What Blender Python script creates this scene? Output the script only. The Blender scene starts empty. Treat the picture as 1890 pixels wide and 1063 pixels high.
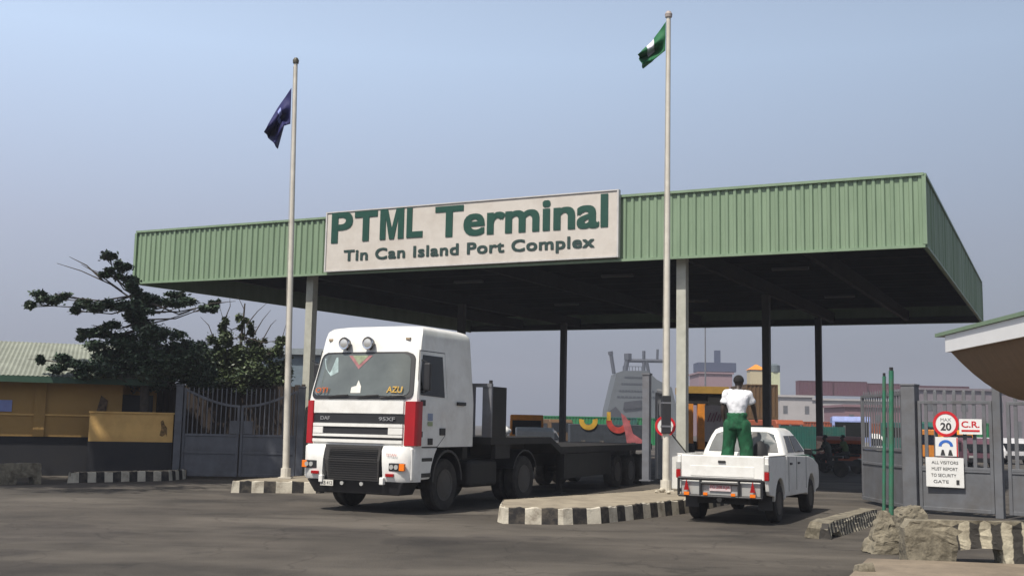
import bpy, bmesh, math, random
from mathutils import Vector, Matrix
R = math.radians
sc = bpy.context.scene
col = sc.collection
random.seed(7)

# ------------------------------------------------------------------ camera
F_PX, HY, ROLL, EYE = 2033.4, 782.2, 0.0199, 1.75
PW, PH = 1890.0, 1063.0
_dp = (HY - PH/2)*math.cos(ROLL)
_p = math.atan2(_dp, F_PX)
FWD = Vector((0, math.cos(_p), math.sin(_p)))
_up0 = Vector((0, -math.sin(_p), math.cos(_p)))
_r0 = Vector((1, 0, 0))
RGT = _r0*math.cos(ROLL) + _up0*math.sin(ROLL)
UPV = _up0*math.cos(ROLL) - _r0*math.sin(ROLL)
ORG = Vector((0, 0, EYE))
cd = bpy.data.cameras.new('camera'); cam = bpy.data.objects.new('camera', cd); col.objects.link(cam)
cd.sensor_fit = 'HORIZONTAL'; cd.sensor_width = 36; cd.lens = 36*F_PX/PW; cd.clip_end = 5000; cd.clip_start = 0.1
m = Matrix((RGT, UPV, -FWD)).transposed().to_4x4(); m.translation = ORG
cam.matrix_world = m
sc.camera = cam

# ------------------------------------------------------------------ light
SUN_AZ, SUN_EL = 40, 57          # azimuth: degrees left of straight behind the camera
S = Vector((-math.sin(R(SUN_AZ))*math.cos(R(SUN_EL)), -math.cos(R(SUN_AZ))*math.cos(R(SUN_EL)), math.sin(R(SUN_EL))))
sd = bpy.data.lights.new('sun', 'SUN'); sd.energy = 5.2; sd.angle = R(0.6); sd.color = (1.0, 0.945, 0.86)
so = bpy.data.objects.new('sun', sd); col.objects.link(so)
so.rotation_euler = S.to_track_quat('Z', 'Y').to_euler()
w = bpy.data.worlds.new('World'); sc.world = w; w.use_nodes = True
nt = w.node_tree; nt.nodes.clear()
out = nt.nodes.new('ShaderNodeOutputWorld')
sky = nt.nodes.new('ShaderNodeTexSky'); sky.sky_type = 'NISHITA'; sky.sun_disc = False
sky.sun_elevation = R(SUN_EL); sky.sun_rotation = R(180+SUN_AZ); sky.dust_density = 6; sky.air_density = 1.2
b1 = nt.nodes.new('ShaderNodeBackground'); b1.inputs[1].default_value = 0.05
nt.links.new(sky.outputs[0], b1.inputs[0])
# thick West African haze: the whole lower sky is a dull lavender-grey veil
tc = nt.nodes.new('ShaderNodeTexCoord'); sx = nt.nodes.new('ShaderNodeSeparateXYZ')
nt.links.new(tc.outputs['Generated'], sx.inputs[0])
rp = nt.nodes.new('ShaderNodeValToRGB'); nt.links.new(sx.outputs['Z'], rp.inputs[0])
e = rp.color_ramp.elements
SKY = [(0.0, (0.180, 0.203, 0.260)), (0.06, (0.192, 0.214, 0.282)), (0.16, (0.252, 0.276, 0.362)), (0.32, (0.350, 0.435, 0.570)), (0.42, (0.30, 0.37, 0.49)), (0.6, (0.10, 0.12, 0.16)), (1.0, (0.04, 0.055, 0.08))]
while len(e) < len(SKY): e.new(0.5)
for i, (p, c) in enumerate(SKY): e[i].position = p; e[i].color = (*c, 1)
mr = nt.nodes.new('ShaderNodeMapRange'); nt.links.new(sx.outputs['X'], mr.inputs[0])
mr.inputs[1].default_value = -0.5; mr.inputs[2].default_value = 0.5; mr.inputs[3].default_value = 1.52; mr.inputs[4].default_value = 0.86
b2 = nt.nodes.new('ShaderNodeBackground'); nt.links.new(rp.outputs[0], b2.inputs[0]); nt.links.new(mr.outputs[0], b2.inputs[1])
add = nt.nodes.new('ShaderNodeAddShader'); nt.links.new(b1.outputs[0], add.inputs[0]); nt.links.new(b2.outputs[0], add.inputs[1])
nt.links.new(add.outputs[0], out.inputs[0])
sc.view_settings.view_transform = 'Standard'; sc.view_settings.look = 'None'
sc.view_settings.exposure = 0.0; sc.view_settings.gamma = 1.0
HAZE = 0.0008

# ------------------------------------------------------------------ helpers
def ray(px, py): return FWD*F_PX + RGT*(px-PW/2) + UPV*(PH/2-py)
def at(px, py, y):
    d = ray(px, py); return ORG + d*((y)/d.y)
def gnd(px, py, z=0):
    d = ray(px, py); return ORG + d*((z-EYE)/d.z)
def onplane(px, py, P, n):
    d = ray(px, py); P = Vector(P); return ORG + d*((P-ORG).dot(n)/d.dot(n))
def proj(P):
    d = Vector(P)-ORG; z = d.dot(FWD); return PW/2+F_PX*d.dot(RGT)/z, PH/2-F_PX*d.dot(UPV)/z

def srgb(r, g, b):
    f = lambda c: (c/255/12.92) if c/255 <= 0.04045 else ((c/255+0.055)/1.055)**2.4
    return (f(r), f(g), f(b))

def mat(name, c, rough=0.6, metal=0.0, var=0.12, scale=4.0, bump=0.0, bscale=30.0, dirt=None, dirt_amt=0.4, dscale=1.2, coat=0.0, spec=0.5, stretch=None):
    M = bpy.data.materials.new(name); M.use_nodes = True; N = M.node_tree; L = N.links
    b = N.nodes['Principled BSDF']; b.inputs['Roughness'].default_value = rough; b.inputs['Metallic'].default_value = metal
    b.inputs['Coat Weight'].default_value = coat; b.inputs['Specular IOR Level'].default_value = spec
    t = N.nodes.new('ShaderNodeTexCoord'); mp = N.nodes.new('ShaderNodeMapping'); L.new(t.outputs['Object'], mp.inputs[0])
    if stretch: mp.inputs['Scale'].default_value = stretch
    n = N.nodes.new('ShaderNodeTexNoise'); n.inputs['Scale'].default_value = scale; n.inputs['Detail'].default_value = 6; n.inputs['Roughness'].default_value = 0.62
    L.new(mp.outputs[0], n.inputs['Vector'])
    r = N.nodes.new('ShaderNodeValToRGB'); L.new(n.outputs[0], r.inputs[0])
    r.color_ramp.elements[0].position = 0.3; r.color_ramp.elements[1].position = 0.7
    r.color_ramp.elements[0].color = (*[x*(1-var) for x in c], 1); r.color_ramp.elements[1].color = (*[min(1, x*(1+var)) for x in c], 1)
    last = r.outputs[0]
    if dirt:
        n2 = N.nodes.new('ShaderNodeTexNoise'); n2.inputs['Scale'].default_value = dscale; n2.inputs['Detail'].default_value = 8; n2.inputs['Roughness'].default_value = 0.7
        L.new(mp.outputs[0], n2.inputs['Vector'])
        r2 = N.nodes.new('ShaderNodeValToRGB'); r2.color_ramp.elements[0].position = 0.45; r2.color_ramp.elements[1].position = 0.68
        r2.color_ramp.elements[1].color = (dirt_amt,)*3+(1,); L.new(n2.outputs[0], r2.inputs[0])
        mx = N.nodes.new('ShaderNodeMix'); mx.data_type = 'RGBA'; L.new(r2.outputs[0], mx.inputs[0]); L.new(last, mx.inputs[6]); mx.inputs[7].default_value = (*dirt, 1)
        last = mx.outputs[2]
    L.new(last, b.inputs['Base Color'])
    if bump:
        n3 = N.nodes.new('ShaderNodeTexNoise'); n3.inputs['Scale'].default_value = bscale; n3.inputs['Detail'].default_value = 5; L.new(t.outputs['Object'], n3.inputs['Vector'])
        bp = N.nodes.new('ShaderNodeBump'); bp.inputs['Strength'].default_value = bump; bp.inputs['Distance'].default_value = 0.02; L.new(n3.outputs[0], bp.inputs['Height']); L.new(bp.outputs[0], b.inputs['Normal'])
    return M

class MB:
    def __init__(s): s.bm = bmesh.new()
    def quad(s, pts, mi=0):
        f = s.bm.faces.new([s.bm.verts.new(p) for p in pts]); f.material_index = mi; return f
    def box(s, x0, x1, y0, y1, z0, z1, mi=0, M=None):
        P = [Vector((x, y, z)) for z in (z0, z1) for x, y in ((x0, y0), (x1, y0), (x1, y1), (x0, y1))]
        if M: P = [M @ p for p in P]
        return s.hull8(P, mi)
    def hull8(s, P, mi=0):
        v = [s.bm.verts.new(p) for p in P]
        for q in ((3, 2, 1, 0), (4, 5, 6, 7), (0, 1, 5, 4), (1, 2, 6, 5), (2, 3, 7, 6), (3, 0, 4, 7)):
            f = s.bm.faces.new([v[i] for i in q]); f.material_index = mi
        return s
    def bar(s, p0, p1, w, h=None, mi=0):
        p0 = Vector(p0); p1 = Vector(p1); h = h or w; d = (p1-p0).normalized()
        a = d.cross(Vector((0, 0, 1)));
        if a.length < 1e-3: a = Vector((1, 0, 0))
        a.normalize(); b = a.cross(d)
        P = [p + a*(sx*w/2) + b*(sy*h/2) for p in (p0, p1) for sx, sy in ((-1, -1), (1, -1), (1, 1), (-1, 1))]
        return s.hull8(P, mi)
    def loft(s, rings, mi=0, caps=True, closed=True):
        V = [[s.bm.verts.new(p) for p in r] for r in rings]; n = len(V[0])
        for a, b in zip(V, V[1:]):
            for i in range(n if closed else n-1):
                f = s.bm.faces.new((a[i], a[(i+1) % n], b[(i+1) % n], b[i])); f.material_index = mi
        if caps:
            f = s.bm.faces.new(V[0][::-1]); f.material_index = mi
            f = s.bm.faces.new(V[-1]); f.material_index = mi
        return s
    def tube(s, pts, rad, seg=10, mi=0):
        pts = [Vector(p) for p in pts]; n = len(pts)
        if not isinstance(rad, (list, tuple)): rad = [rad]*n
        rings = []; prev = None
        for i, p in enumerate(pts):
            d = (pts[min(i+1, n-1)]-pts[max(i-1, 0)]).normalized()
            if prev is None:
                a = d.cross(Vector((0, 0, 1)))
                if a.length < 1e-2: a = Vector((1, 0, 0))
            else: a = prev - d*prev.dot(d)
            a.normalize(); prev = a; b = d.cross(a)
            rr = rad[i] if isinstance(rad[i], (tuple, list)) else (rad[i], rad[i])
            rings.append([p + a*(rr[0]*math.cos(2*math.pi*k/seg)) + b*(rr[1]*math.sin(2*math.pi*k/seg)) for k in range(seg)])
        return s.loft(rings, mi)
    def lathe(s, prof, c, axis='x', seg=28, mi=0):
        c = Vector(c); rings = []
        for r, t in prof:
            ring = []
            for k in range(seg):
                a = 2*math.pi*k/seg; u, v = r*math.cos(a), r*math.sin(a)
                ring.append(c + (Vector((t, u, v)) if axis == 'x' else Vector((u, v, t)) if axis == 'z' else Vector((u, t, v))))
            rings.append(ring)
        return s.loft(rings, mi)
    def prism(s, poly, x0, x1, axis='x', mi=0):
        # poly: 2D points; extruded along the axis
        def P(t, q): return Vector((t, q[0], q[1])) if axis == 'x' else Vector((q[0], t, q[1])) if axis == 'y' else Vector((q[0], q[1], t))
        return s.loft([[P(x0, q) for q in poly], [P(x1, q) for q in poly]], mi)
    def build(s, name, mats, parent=None, smooth=False, bevel=0.0, seg=2, loc=None, tri=False):
        bmesh.ops.recalc_face_normals(s.bm, faces=s.bm.faces)
        me = bpy.data.meshes.new(name); s.bm.to_mesh(me); s.bm.free()
        for x in (mats if isinstance(mats, (list, tuple)) else [mats]): me.materials.append(x)
        o = bpy.data.objects.new(name, me); col.objects.link(o)
        if smooth:
            for p in me.polygons: p.use_smooth = True
            if smooth != 'all':
                md = o.modifiers.new('es', 'EDGE_SPLIT'); md.split_angle = R(38)
        if bevel:
            md = o.modifiers.new('bv', 'BEVEL'); md.width = bevel; md.segments = seg; md.limit_method = 'ANGLE'; md.angle_limit = R(35); md.harden_normals = False
        if parent: o.parent = parent
        if loc is not None: o.location = loc
        return o

def empty(name, loc, rz=0):
    o = bpy.data.objects.new(name, None); col.objects.link(o); o.location = loc; o.rotation_euler.z = rz; o.empty_display_size = 0.2; return o
def tag(o, label=None, cat=None, group=None, kind=None):
    if label: o['label'] = label
    if cat: o['category'] = cat
    if group: o['group'] = group
    if kind: o['kind'] = kind
    return o
def text(body, parent, M, w, h, mats, name='lettering', bold=0.0, extrude=0.01, spacing=1.0, stack=0):
    """lettering as a mesh fitted in a w x h box whose lower left corner and x/y axes are M's"""
    cu = bpy.data.curves.new('t', 'FONT'); cu.body = body; cu.offset = bold; cu.extrude = extrude; cu.space_character = spacing; cu.resolution_u = 4
    to = bpy.data.objects.new('t', cu); col.objects.link(to)
    dg = bpy.context.evaluated_depsgraph_get(); me = bpy.data.meshes.new_from_object(to.evaluated_get(dg))
    col.objects.unlink(to); bpy.data.objects.remove(to)
    xs = [v.co.x for v in me.vertices]; ys = [v.co.y for v in me.vertices]
    x0, x1, y0, y1 = min(xs), max(xs), min(ys), max(ys)
    sx = w/(x1-x0); sy = h/(y1-y0)
    for v in me.vertices: v.co = M @ Vector(((v.co.x-x0)*sx, (v.co.y-y0)*sy, v.co.z))
    if stack:
        bm = bmesh.new(); bm.from_mesh(me); bmesh.ops.triangulate(bm, faces=bm.faces[:]); src = [v.co.copy() for v in bm.verts]; F = [[v.index for v in f.verts] for f in bm.faces]
        ex, ey, ez = [Vector(M.col[i][:3]) for i in range(3)]
        for n, (dx, dy) in enumerate(((-stack, -stack), (stack, -stack), (-stack, stack), (stack, stack), (0, 0))[:4]):
            vs = [bm.verts.new(c+ex*dx*h+ey*dy*h*0.75+ez*(0.0015*(n+1))) for c in src]
            for f in F: bm.faces.new([vs[i] for i in f])
        bm.to_mesh(me); bm.free()
    me.materials.clear(); me.materials.append(mats)
    o = bpy.data.objects.new(name, me); col.objects.link(o); o.parent = parent; return o
def frame(o, x, n):
    """matrix: local x along x, local z along n (out of the surface), local y up"""
    x = Vector(x).normalized(); n = Vector(n).normalized(); y = n.cross(x)
    M = Matrix((x, y, n)).transposed().to_4x4(); M.translation = Vector(o); return M
def copy_tree(o, parent=None):
    c = o.copy(); col.objects.link(c); c.parent = parent
    for ch in list(o.children): copy_tree(ch, c)
    return c

# ------------------------------------------------------------------ materials
G = {}
G['white_paint'] = mat('white_paint', (0.78, 0.775, 0.74), 0.38, var=0.05, dirt=(0.40, 0.36, 0.30), dirt_amt=0.32, dscale=1.8, coat=0.2)
G['side_white'] = G['white_paint']
G['red'] = mat('red_plastic', srgb(165, 12, 22), 0.35, var=0.08, coat=0.3)
G['black_plastic'] = mat('black_plastic', (0.018, 0.018, 0.02), 0.5, var=0.2)
G['dark_steel'] = mat('dark_steel', (0.011, 0.0105, 0.010), 0.7, var=0.3, dirt=(0.028, 0.023, 0.018), dirt_amt=0.4)
G['tyre'] = mat('tyre_rubber', (0.02, 0.019, 0.018), 0.85, var=0.2, dirt=(0.07, 0.06, 0.05), dirt_amt=0.5, dscale=4)
G['rim'] = mat('wheel_rim', (0.08, 0.077, 0.073), 0.6, 0.3, dirt=(0.035, 0.028, 0.022), dirt_amt=0.7)
G['glass'] = mat('window_glass', (0.012, 0.013, 0.014), 0.15, var=0.2, spec=0.35)
G['windshield'] = mat('windshield_glass', (0.095, 0.108, 0.098), 0.12, var=0.25, scale=1.6, coat=1.0)
G['chrome'] = mat('chrome', (0.6, 0.6, 0.6), 0.12, 1.0, var=0.02)
G['amber'] = mat('amber_lens', srgb(235, 120, 20), 0.2, coat=0.5)
G['redlens'] = mat('red_lens', srgb(150, 8, 14), 0.2, coat=0.5)
G['clear'] = mat('clear_lens', (0.5, 0.5, 0.48), 0.12, 0.3, coat=1.0)
G['grill_grey'] = mat('grille_mesh', (0.03, 0.028, 0.027), 0.7, var=0.3, scale=60)
G['grey_steel'] = mat('grey_painted_steel', srgb(108, 110, 116), 0.5, var=0.15, dirt=srgb(84, 76, 68), dirt_amt=0.5)
G['gate_grey'] = mat('gate_grey_steel', srgb(98, 100, 104), 0.6, var=0.18, scale=2, dirt=srgb(78, 72, 64), dirt_amt=0.5, dscale=1.5)
G['gate_dark'] = mat('gate_dark_steel', srgb(84, 87, 94), 0.55, var=0.2, scale=2, dirt=srgb(54, 52, 50), dirt_amt=0.5, dscale=1.5)
G['green_sheet'] = mat('green_steel_sheet', srgb(121, 142, 116), 0.5, var=0.08, scale=1.5, dirt=srgb(98, 120, 94), dirt_amt=0.5, dscale=0.8, stretch=(3, 3, 0.4))
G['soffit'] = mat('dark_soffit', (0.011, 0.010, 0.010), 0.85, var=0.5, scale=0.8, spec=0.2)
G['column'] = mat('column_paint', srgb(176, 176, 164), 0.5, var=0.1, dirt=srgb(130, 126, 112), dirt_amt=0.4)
G['column_dark'] = mat('column_dark_paint', srgb(52, 50, 48), 0.6, var=0.2)  # inner columns: shade under the canopy put into the column colour
G['sign_board'] = mat('sign_board', srgb(196, 190, 182), 0.6, var=0.05, dirt=srgb(170, 160, 148), dirt_amt=0.5, dscale=0.9)
G['sign_green'] = mat('sign_lettering', srgb(14, 66, 54), 0.5, var=0.1)
G['sign_dark'] = mat('sign_small_lettering', srgb(38, 62, 58), 0.5, var=0.1)
G['pole'] = mat('pole_white', srgb(205, 200, 188), 0.4, var=0.06, dirt=srgb(160, 152, 135), dirt_amt=0.5)
G['yellow_wall'] = mat('yellow_wall', srgb(164, 130, 76), 0.85, var=0.1, scale=2, dirt=srgb(120, 92, 52), dirt_amt=0.5, dscale=1.0, bump=0.2)
G['yellow_low'] = mat('yellow_low_wall', srgb(205, 166, 102), 0.85, var=0.12, scale=2, dirt=srgb(176, 132, 72), dirt_amt=0.6, dscale=1.2, bump=0.2)
G['dado'] = mat('charcoal_dado', srgb(30, 31, 36), 0.8, var=0.15, scale=2, dirt=srgb(48, 44, 40), dirt_amt=0.3)
G['concrete'] = mat('old_concrete', srgb(124, 117, 101), 0.92, var=0.35, scale=7, bump=1.0, bscale=16, dirt=srgb(70, 64, 52), dirt_amt=0.9, dscale=3.2)
G['kerb_white'] = mat('kerb_white_paint', srgb(200, 193, 176), 0.85, var=0.15, scale=6, bump=0.5, dirt=srgb(108, 98, 84), dirt_amt=0.85, dscale=3)
G['kerb_black'] = mat('kerb_black_paint', srgb(34, 32, 32), 0.85, var=0.2, scale=6, bump=0.4, dirt=srgb(104, 96, 84), dirt_amt=0.7, dscale=3.3)
G['island_top'] = mat('island_concrete', srgb(146, 136, 118), 0.9, var=0.18, scale=3, bump=0.5, dirt=srgb(104, 95, 82), dirt_amt=0.6)
G['fascia_white'] = mat('fascia_white_board', (0.8, 0.8, 0.79), 0.5, var=0.03)
G['brown_soffit'] = mat('brown_timber_soffit', srgb(122, 100, 78), 0.75, var=0.12, scale=2.5, stretch=(1, 6, 1))
G['green_post'] = mat('green_post_paint', srgb(46, 108, 84), 0.5, var=0.2, scale=8, dirt=srgb(90, 84, 72), dirt_amt=0.6, dscale=5)
G['bark'] = mat('bark', (0.06, 0.05, 0.042), 0.9, var=0.3, scale=8, bump=0.5)
def leafmat(name, c1, c2):
    M = bpy.data.materials.new(name); M.use_nodes = True; N = M.node_tree; b = N.nodes['Principled BSDF']; b.inputs['Roughness'].default_value = 0.5
    g = N.nodes.new('ShaderNodeNewGeometry'); r = N.nodes.new('ShaderNodeValToRGB'); N.links.new(g.outputs['Random Per Island'], r.inputs[0])
    r.color_ramp.elements[0].color = (*c1, 1); r.color_ramp.elements[1].color = (*c2, 1); N.links.new(r.outputs[0], b.inputs['Base Color'])
    return M
G['leaf'] = leafmat('leaf_green', (0.018, 0.036, 0.022), (0.06, 0.098, 0.05))
G['leaf2'] = leafmat('leaf_yellow_green', (0.025, 0.045, 0.02), (0.09, 0.12, 0.045))

# ground: worn, dusty asphalt
def ground_mat():
    M = bpy.data.materials.new('dusty_asphalt'); M.use_nodes = True; N = M.node_tree; L = N.links; b = N.nodes['Principled BSDF']
    b.inputs['Roughness'].default_value = 0.88; b.inputs['Specular IOR Level'].default_value = 0.25
    t = N.nodes.new('ShaderNodeTexCoord')
    def noise(scale, detail=6, stretch=None, rough=0.6, rot=0):
        n = N.nodes.new('ShaderNodeTexNoise'); n.inputs['Scale'].default_value = scale; n.inputs['Detail'].default_value = detail; n.inputs['Roughness'].default_value = rough
        mp = N.nodes.new('ShaderNodeMapping'); L.new(t.outputs['Object'], mp.inputs[0])
        if stretch: mp.inputs['Scale'].default_value = stretch
        mp.inputs['Rotation'].default_value = (0, 0, rot); L.new(mp.outputs[0], n.inputs['Vector']); return n.outputs[0]
    def ramp(src, p0, p1, c0, c1):
        r = N.nodes.new('ShaderNodeValToRGB'); r.color_ramp.elements[0].position = p0; r.color_ramp.elements[1].position = p1
        r.color_ramp.elements[0].color = (*c0, 1); r.color_ramp.elements[1].color = (*c1, 1); L.new(src, r.inputs[0]); return r.outputs[0]
    def mix(f, a, c, mode='MIX'):
        x = N.nodes.new('ShaderNodeMix'); x.data_type = 'RGBA'; x.blend_type = mode
        if isinstance(f, float): x.inputs[0].default_value = f
        else: L.new(f, x.inputs[0])
        for i, v in ((6, a), (7, c)):
            if isinstance(v, tuple): x.inputs[i].default_value = (*v, 1)
            else: L.new(v, x.inputs[i])
        return x.outputs[2]
    base = ramp(noise(0.35), 0.35, 0.68, (0.048, 0.043, 0.037), (0.112, 0.098, 0.082))
    dust = mix(ramp(noise(0.16, 5, (1, 2.2, 1), 0.6), 0.46, 0.66, (0, 0, 0), (0.8, 0.8, 0.8)), base, (0.152, 0.134, 0.112))
    tyre = mix(ramp(noise(0.42, 6, (0.3, 1.3, 1), 0.62, R(-35)), 0.52, 0.66, (0, 0, 0), (0.45, 0.45, 0.45)), dust, (0.040, 0.035, 0.030))
    oil = mix(ramp(noise(0.9, 6), 0.62, 0.74, (0, 0, 0), (0.6, 0.6, 0.6)), tyre, (0.035, 0.032, 0.03))
    grit = mix(0.55, oil, ramp(noise(38, 4, None, 0.8), 0.3, 0.72, (0.45, 0.45, 0.45), (1.0, 1.0, 1.0)), 'MULTIPLY')
    v = N.nodes.new('ShaderNodeTexVoronoi'); v.feature = 'DISTANCE_TO_EDGE'; v.inputs['Scale'].default_value = 0.45
    nn = N.nodes.new('ShaderNodeTexNoise'); nn.inputs['Scale'].default_value = 1.2; L.new(t.outputs['Object'], nn.inputs['Vector'])
    va = N.nodes.new('ShaderNodeVectorMath'); va.operation = 'ADD'; L.new(t.outputs['Object'], va.inputs[0]); L.new(nn.outputs['Color'], va.inputs[1]); L.new(va.outputs[0], v.inputs['Vector'])
    crack = ramp(v.outputs['Distance'], 0.0, 0.012, (0.62, 0.62, 0.62), (1, 1, 1))
    patch = ramp(noise(0.22, 3, (1.0, 1.0, 1), 0.4), 0.56, 0.57, (1, 1, 1), (0.80, 0.80, 0.82))
    fin = mix(0.75, grit, crack, 'MULTIPLY'); fin = mix(1.0, fin, patch, 'MULTIPLY')
    spk = ramp(noise(95, 2, None, 0.5), 0.66, 0.74, (0, 0, 0), (0.6, 0.6, 0.6)); fin = mix(spk, fin, (0.20, 0.18, 0.15))
    L.new(fin, b.inputs['Base Color'])
    bp = N.nodes.new('ShaderNodeBump'); bp.inputs['Strength'].default_value = 0.5; bp.inputs['Distance'].default_value = 0.02
    L.new(noise(30, 5), bp.inputs['Height']); L.new(bp.outputs[0], b.inputs['Normal'])
    return M

# ------------------------------------------------------------------ ground
g = MB(); g.quad([(-700, -60, 0), (700, -60, 0), (700, 900, 0), (-700, 900, 0)])
tag(g.build('ground', ground_mat()), kind='structure')
HZ = MB(); HZ.box(-690, 690, -55, 890, -1, 45)
hz = HZ.build('haze', bpy.data.materials.new('haze_air')); hm = hz.data.materials[0]; hm.use_nodes = True
hn = hm.node_tree; hn.nodes.clear(); ho = hn.nodes.new('ShaderNodeOutputMaterial'); hv = hn.nodes.new('ShaderNodeVolumePrincipled')
hv.inputs['Density'].default_value = HAZE; hv.inputs['Color'].default_value = (0.66, 0.69, 0.78, 1); hv.inputs['Anisotropy'].default_value = 0.0
hn.links.new(hv.outputs[0], ho.inputs['Volume']); tag(hz, kind='stuff')

# ------------------------------------------------------------------ gate canopy
TH = R(26.0635); CX, CY, CH = 10.327, 27.288, 6.37
EXR = Vector((math.cos(TH), -math.sin(TH), 0)); EYD = Vector((math.sin(TH), math.cos(TH), 0))   # to the right / to the back
CW, CL, FH = 26.41, 25.39, 1.842
croot = empty('gate_canopy', (CX, CY, 0), -TH)                  # local x: 0 at the front right corner, negative leftwards; local y to the back
tag(croot, 'large flat green canopy on six columns spanning the port entrance', 'canopy')
def cz(x, y, z): return z - x*0.0027 + y*0.0151
def fascia(p0, p1, n_out, z0, z1, name, pitch=0.225, wall=0.045):
    p0 = Vector(p0); p1 = Vector(p1); L = (p1-p0).length; d = (p1-p0)/L; n = Vector(n_out); b = MB()
    cnt = int(L/pitch); rnd = random.Random(3); prof = []
    for i in range(cnt):
        s0 = i*L/cnt; q = L/cnt; j = rnd.uniform(-0.006, 0.006)
        prof += [(s0, 0), (s0+q*0.46, 0), (s0+q*0.56, wall+j), (s0+q*0.86, wall+j*2)]
    prof.append((L, 0))
    for (a, ao), (c, co) in zip(prof, prof[1:]):
        A = p0+d*a+n*ao; C = p0+d*c+n*co
        b.quad([(A.x, A.y, cz(A.x, A.y, z0)), (C.x, C.y, cz(C.x, C.y, z0)), (C.x, C.y, cz(C.x, C.y, z1)), (A.x, A.y, cz(A.x, A.y, z1))])
    # back lining, gives the panel thickness
    A = p0-n*0.05; C = p1-n*0.05
    b.quad([(A.x, A.y, cz(A.x, A.y, z0)), (C.x, C.y, cz(C.x, C.y, z0)), (C.x, C.y, cz(C.x, C.y, z1)), (A.x, A.y, cz(A.x, A.y, z1))])
    return b.build(name, G['green_sheet'], croot)
fascia((-CW, 0, 0), (0, 0, 0), (0, -1, 0), CH, CH+FH, 'fascia_panel')
fascia((0, 0, 0), (0, CL, 0), (1, 0, 0), CH, CH+FH, 'fascia_panel')
fascia((0, CL, 0), (-CW, CL, 0), (0, 1, 0), CH, CH+FH, 'fascia_panel')
fascia((-CW, CL, 0), (-CW, 0, 0), (-1, 0, 0), CH, CH+FH, 'fascia_panel')
tr = MB()                                                       # edge trims
def cbar(b, a, c, w, h, mi=0): b.bar((a[0], a[1], cz(*a)), (c[0], c[1], cz(*c)), w, h, mi)
for z in (CH+0.0, CH+FH+0.0):
    cbar(tr, (-CW-0.03, -0.04, z), (0.03, -0.04, z), 0.09, 0.07); cbar(tr, (0.04, 0.012, z), (0.04, CL, z), 0.09, 0.07)
    cbar(tr, (-CW-0.04, 0.012, z), (-CW-0.04, CL, z), 0.09, 0.07)
for x, y in ((0.03, -0.03), (-CW-0.03, -0.03), (0.03, CL+0.03), (-CW-0.03, CL+0.03)):
    tr.box(x-0.05, x+0.05, y-0.05, y+0.05, cz(x, y, CH)+0.05, cz(x, y, CH+FH)-0.05)
tr.build('edge_trim', G['green_sheet'], croot)
rf = MB()
def slab(b, x0, x1, y0, y1, za, zb, mi=0):
    P = [(x, y, cz(x, y, z)) for z in (za, zb) for x, y in ((x0, y0), (x1, y0), (x1, y1), (x0, y1))]; b.hull8([Vector(p) for p in P], mi)
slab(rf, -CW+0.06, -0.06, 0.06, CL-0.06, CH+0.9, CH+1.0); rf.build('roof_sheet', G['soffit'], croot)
bm_ = MB()
for i in range(1, 12):
    y = i*CL/12; slab(bm_, -CW+0.08, -0.08, y-0.05, y+0.05, CH+0.62, CH+0.88)
for x in (-3.2, -6.6, -13.2, -19.8, -23.2): slab(bm_, x-0.09, x+0.09, 0.08, CL-0.08, CH+0.12, CH+0.6)
slab(bm_, -CW+0.08, -0.08, 0.1, 0.25, CH+0.03, CH+0.3); slab(bm_, -CW+0.08, -0.08, CL-0.25, CL-0.1, CH+0.03, CH+0.3)
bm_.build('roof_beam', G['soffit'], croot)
FT_ = mat('fitting', (0.05, 0.05, 0.05), 0.5)
for x, y in ((-4.9, 7.5), (-11, 7.5), (-17, 7.5), (-4.9, 17), (-11, 17), (-17, 17)):
    lp = MB(); slab(lp, x-0.6, x+0.6, y-0.09, y+0.09, CH+0.5, CH+0.58); lp.build('light_fitting', FT_, croot)
COLS = [(-6.45, 0.55), (-6.66, 11.6), (-6.73, 22.2), (-19.12, 0.55), (-19.5, 11.6), (-19.38, 22.2)]
for x, y in COLS:
    c = MB(); h = 0.135; top = cz(x, y, CH+0.12)
    c.box(x-h, x+h, y-h, y-h+0.03, 0.2, top); c.box(x-h, x+h, y+h-0.03, y+h, 0.2, top); c.box(x-0.02, x+0.02, y-h+0.03, y+h-0.03, 0.2, top)
    c.box(x-h, x-h+0.02, y-h+0.033, y+h-0.033, 0.2, top); c.box(x+h-0.02, x+h, y-h+0.033, y+h-0.033, 0.2, top)
    c.box(x-0.26, x+0.26, y-0.26, y+0.26, 0.0, 0.32)
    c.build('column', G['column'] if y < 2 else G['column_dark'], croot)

def cw(x, y, z=0):  # canopy local -> world
    p = Vector((CX, CY, 0))+EXR*x+EYD*y; p.z = z; return p

# sign board
NF = -EYD                                                        # outward normal of the front fascia
SP = cw(0, -0.22, 0)
def sgn(px, py):
    P = onplane(px, py, SP, NF); return (P-SP).dot(EXR), P.z
sx0, _ = sgn(603, 450); sx1, _ = sgn(1139, 415)
sz1 = 0.5*(sgn(603, 392)[1]+sgn(1139, 355)[1]); sz0 = 0.5*(sgn(603, 498)[1]+sgn(1139, 475)[1])
sroot = empty('name_sign', cw(sx0, -0.22), -TH)
tag(sroot, 'long pale name board with green lettering on the front of the green canopy', 'sign')
SW = sx1-sx0; b = MB(); b.box(0.0, SW, 0.0, 0.13, sz0, sz1); b.build('board', G['sign_board'], sroot, bevel=0.01)
b = MB()
for a in ((0, SW, -0.03, 0.135, sz0-0.035, sz0-0.002), (0, SW, -0.03, 0.135, sz1+0.002, sz1+0.035), (-0.05, -0.002, -0.03, 0.135, sz0-0.035, sz1+0.035), (SW+0.002, SW+0.05, -0.03, 0.135, sz0-0.035, sz1+0.035)): b.box(*a)
b.build('frame', mat('sign_frame', srgb(190, 188, 186), 0.4), sroot)
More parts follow.
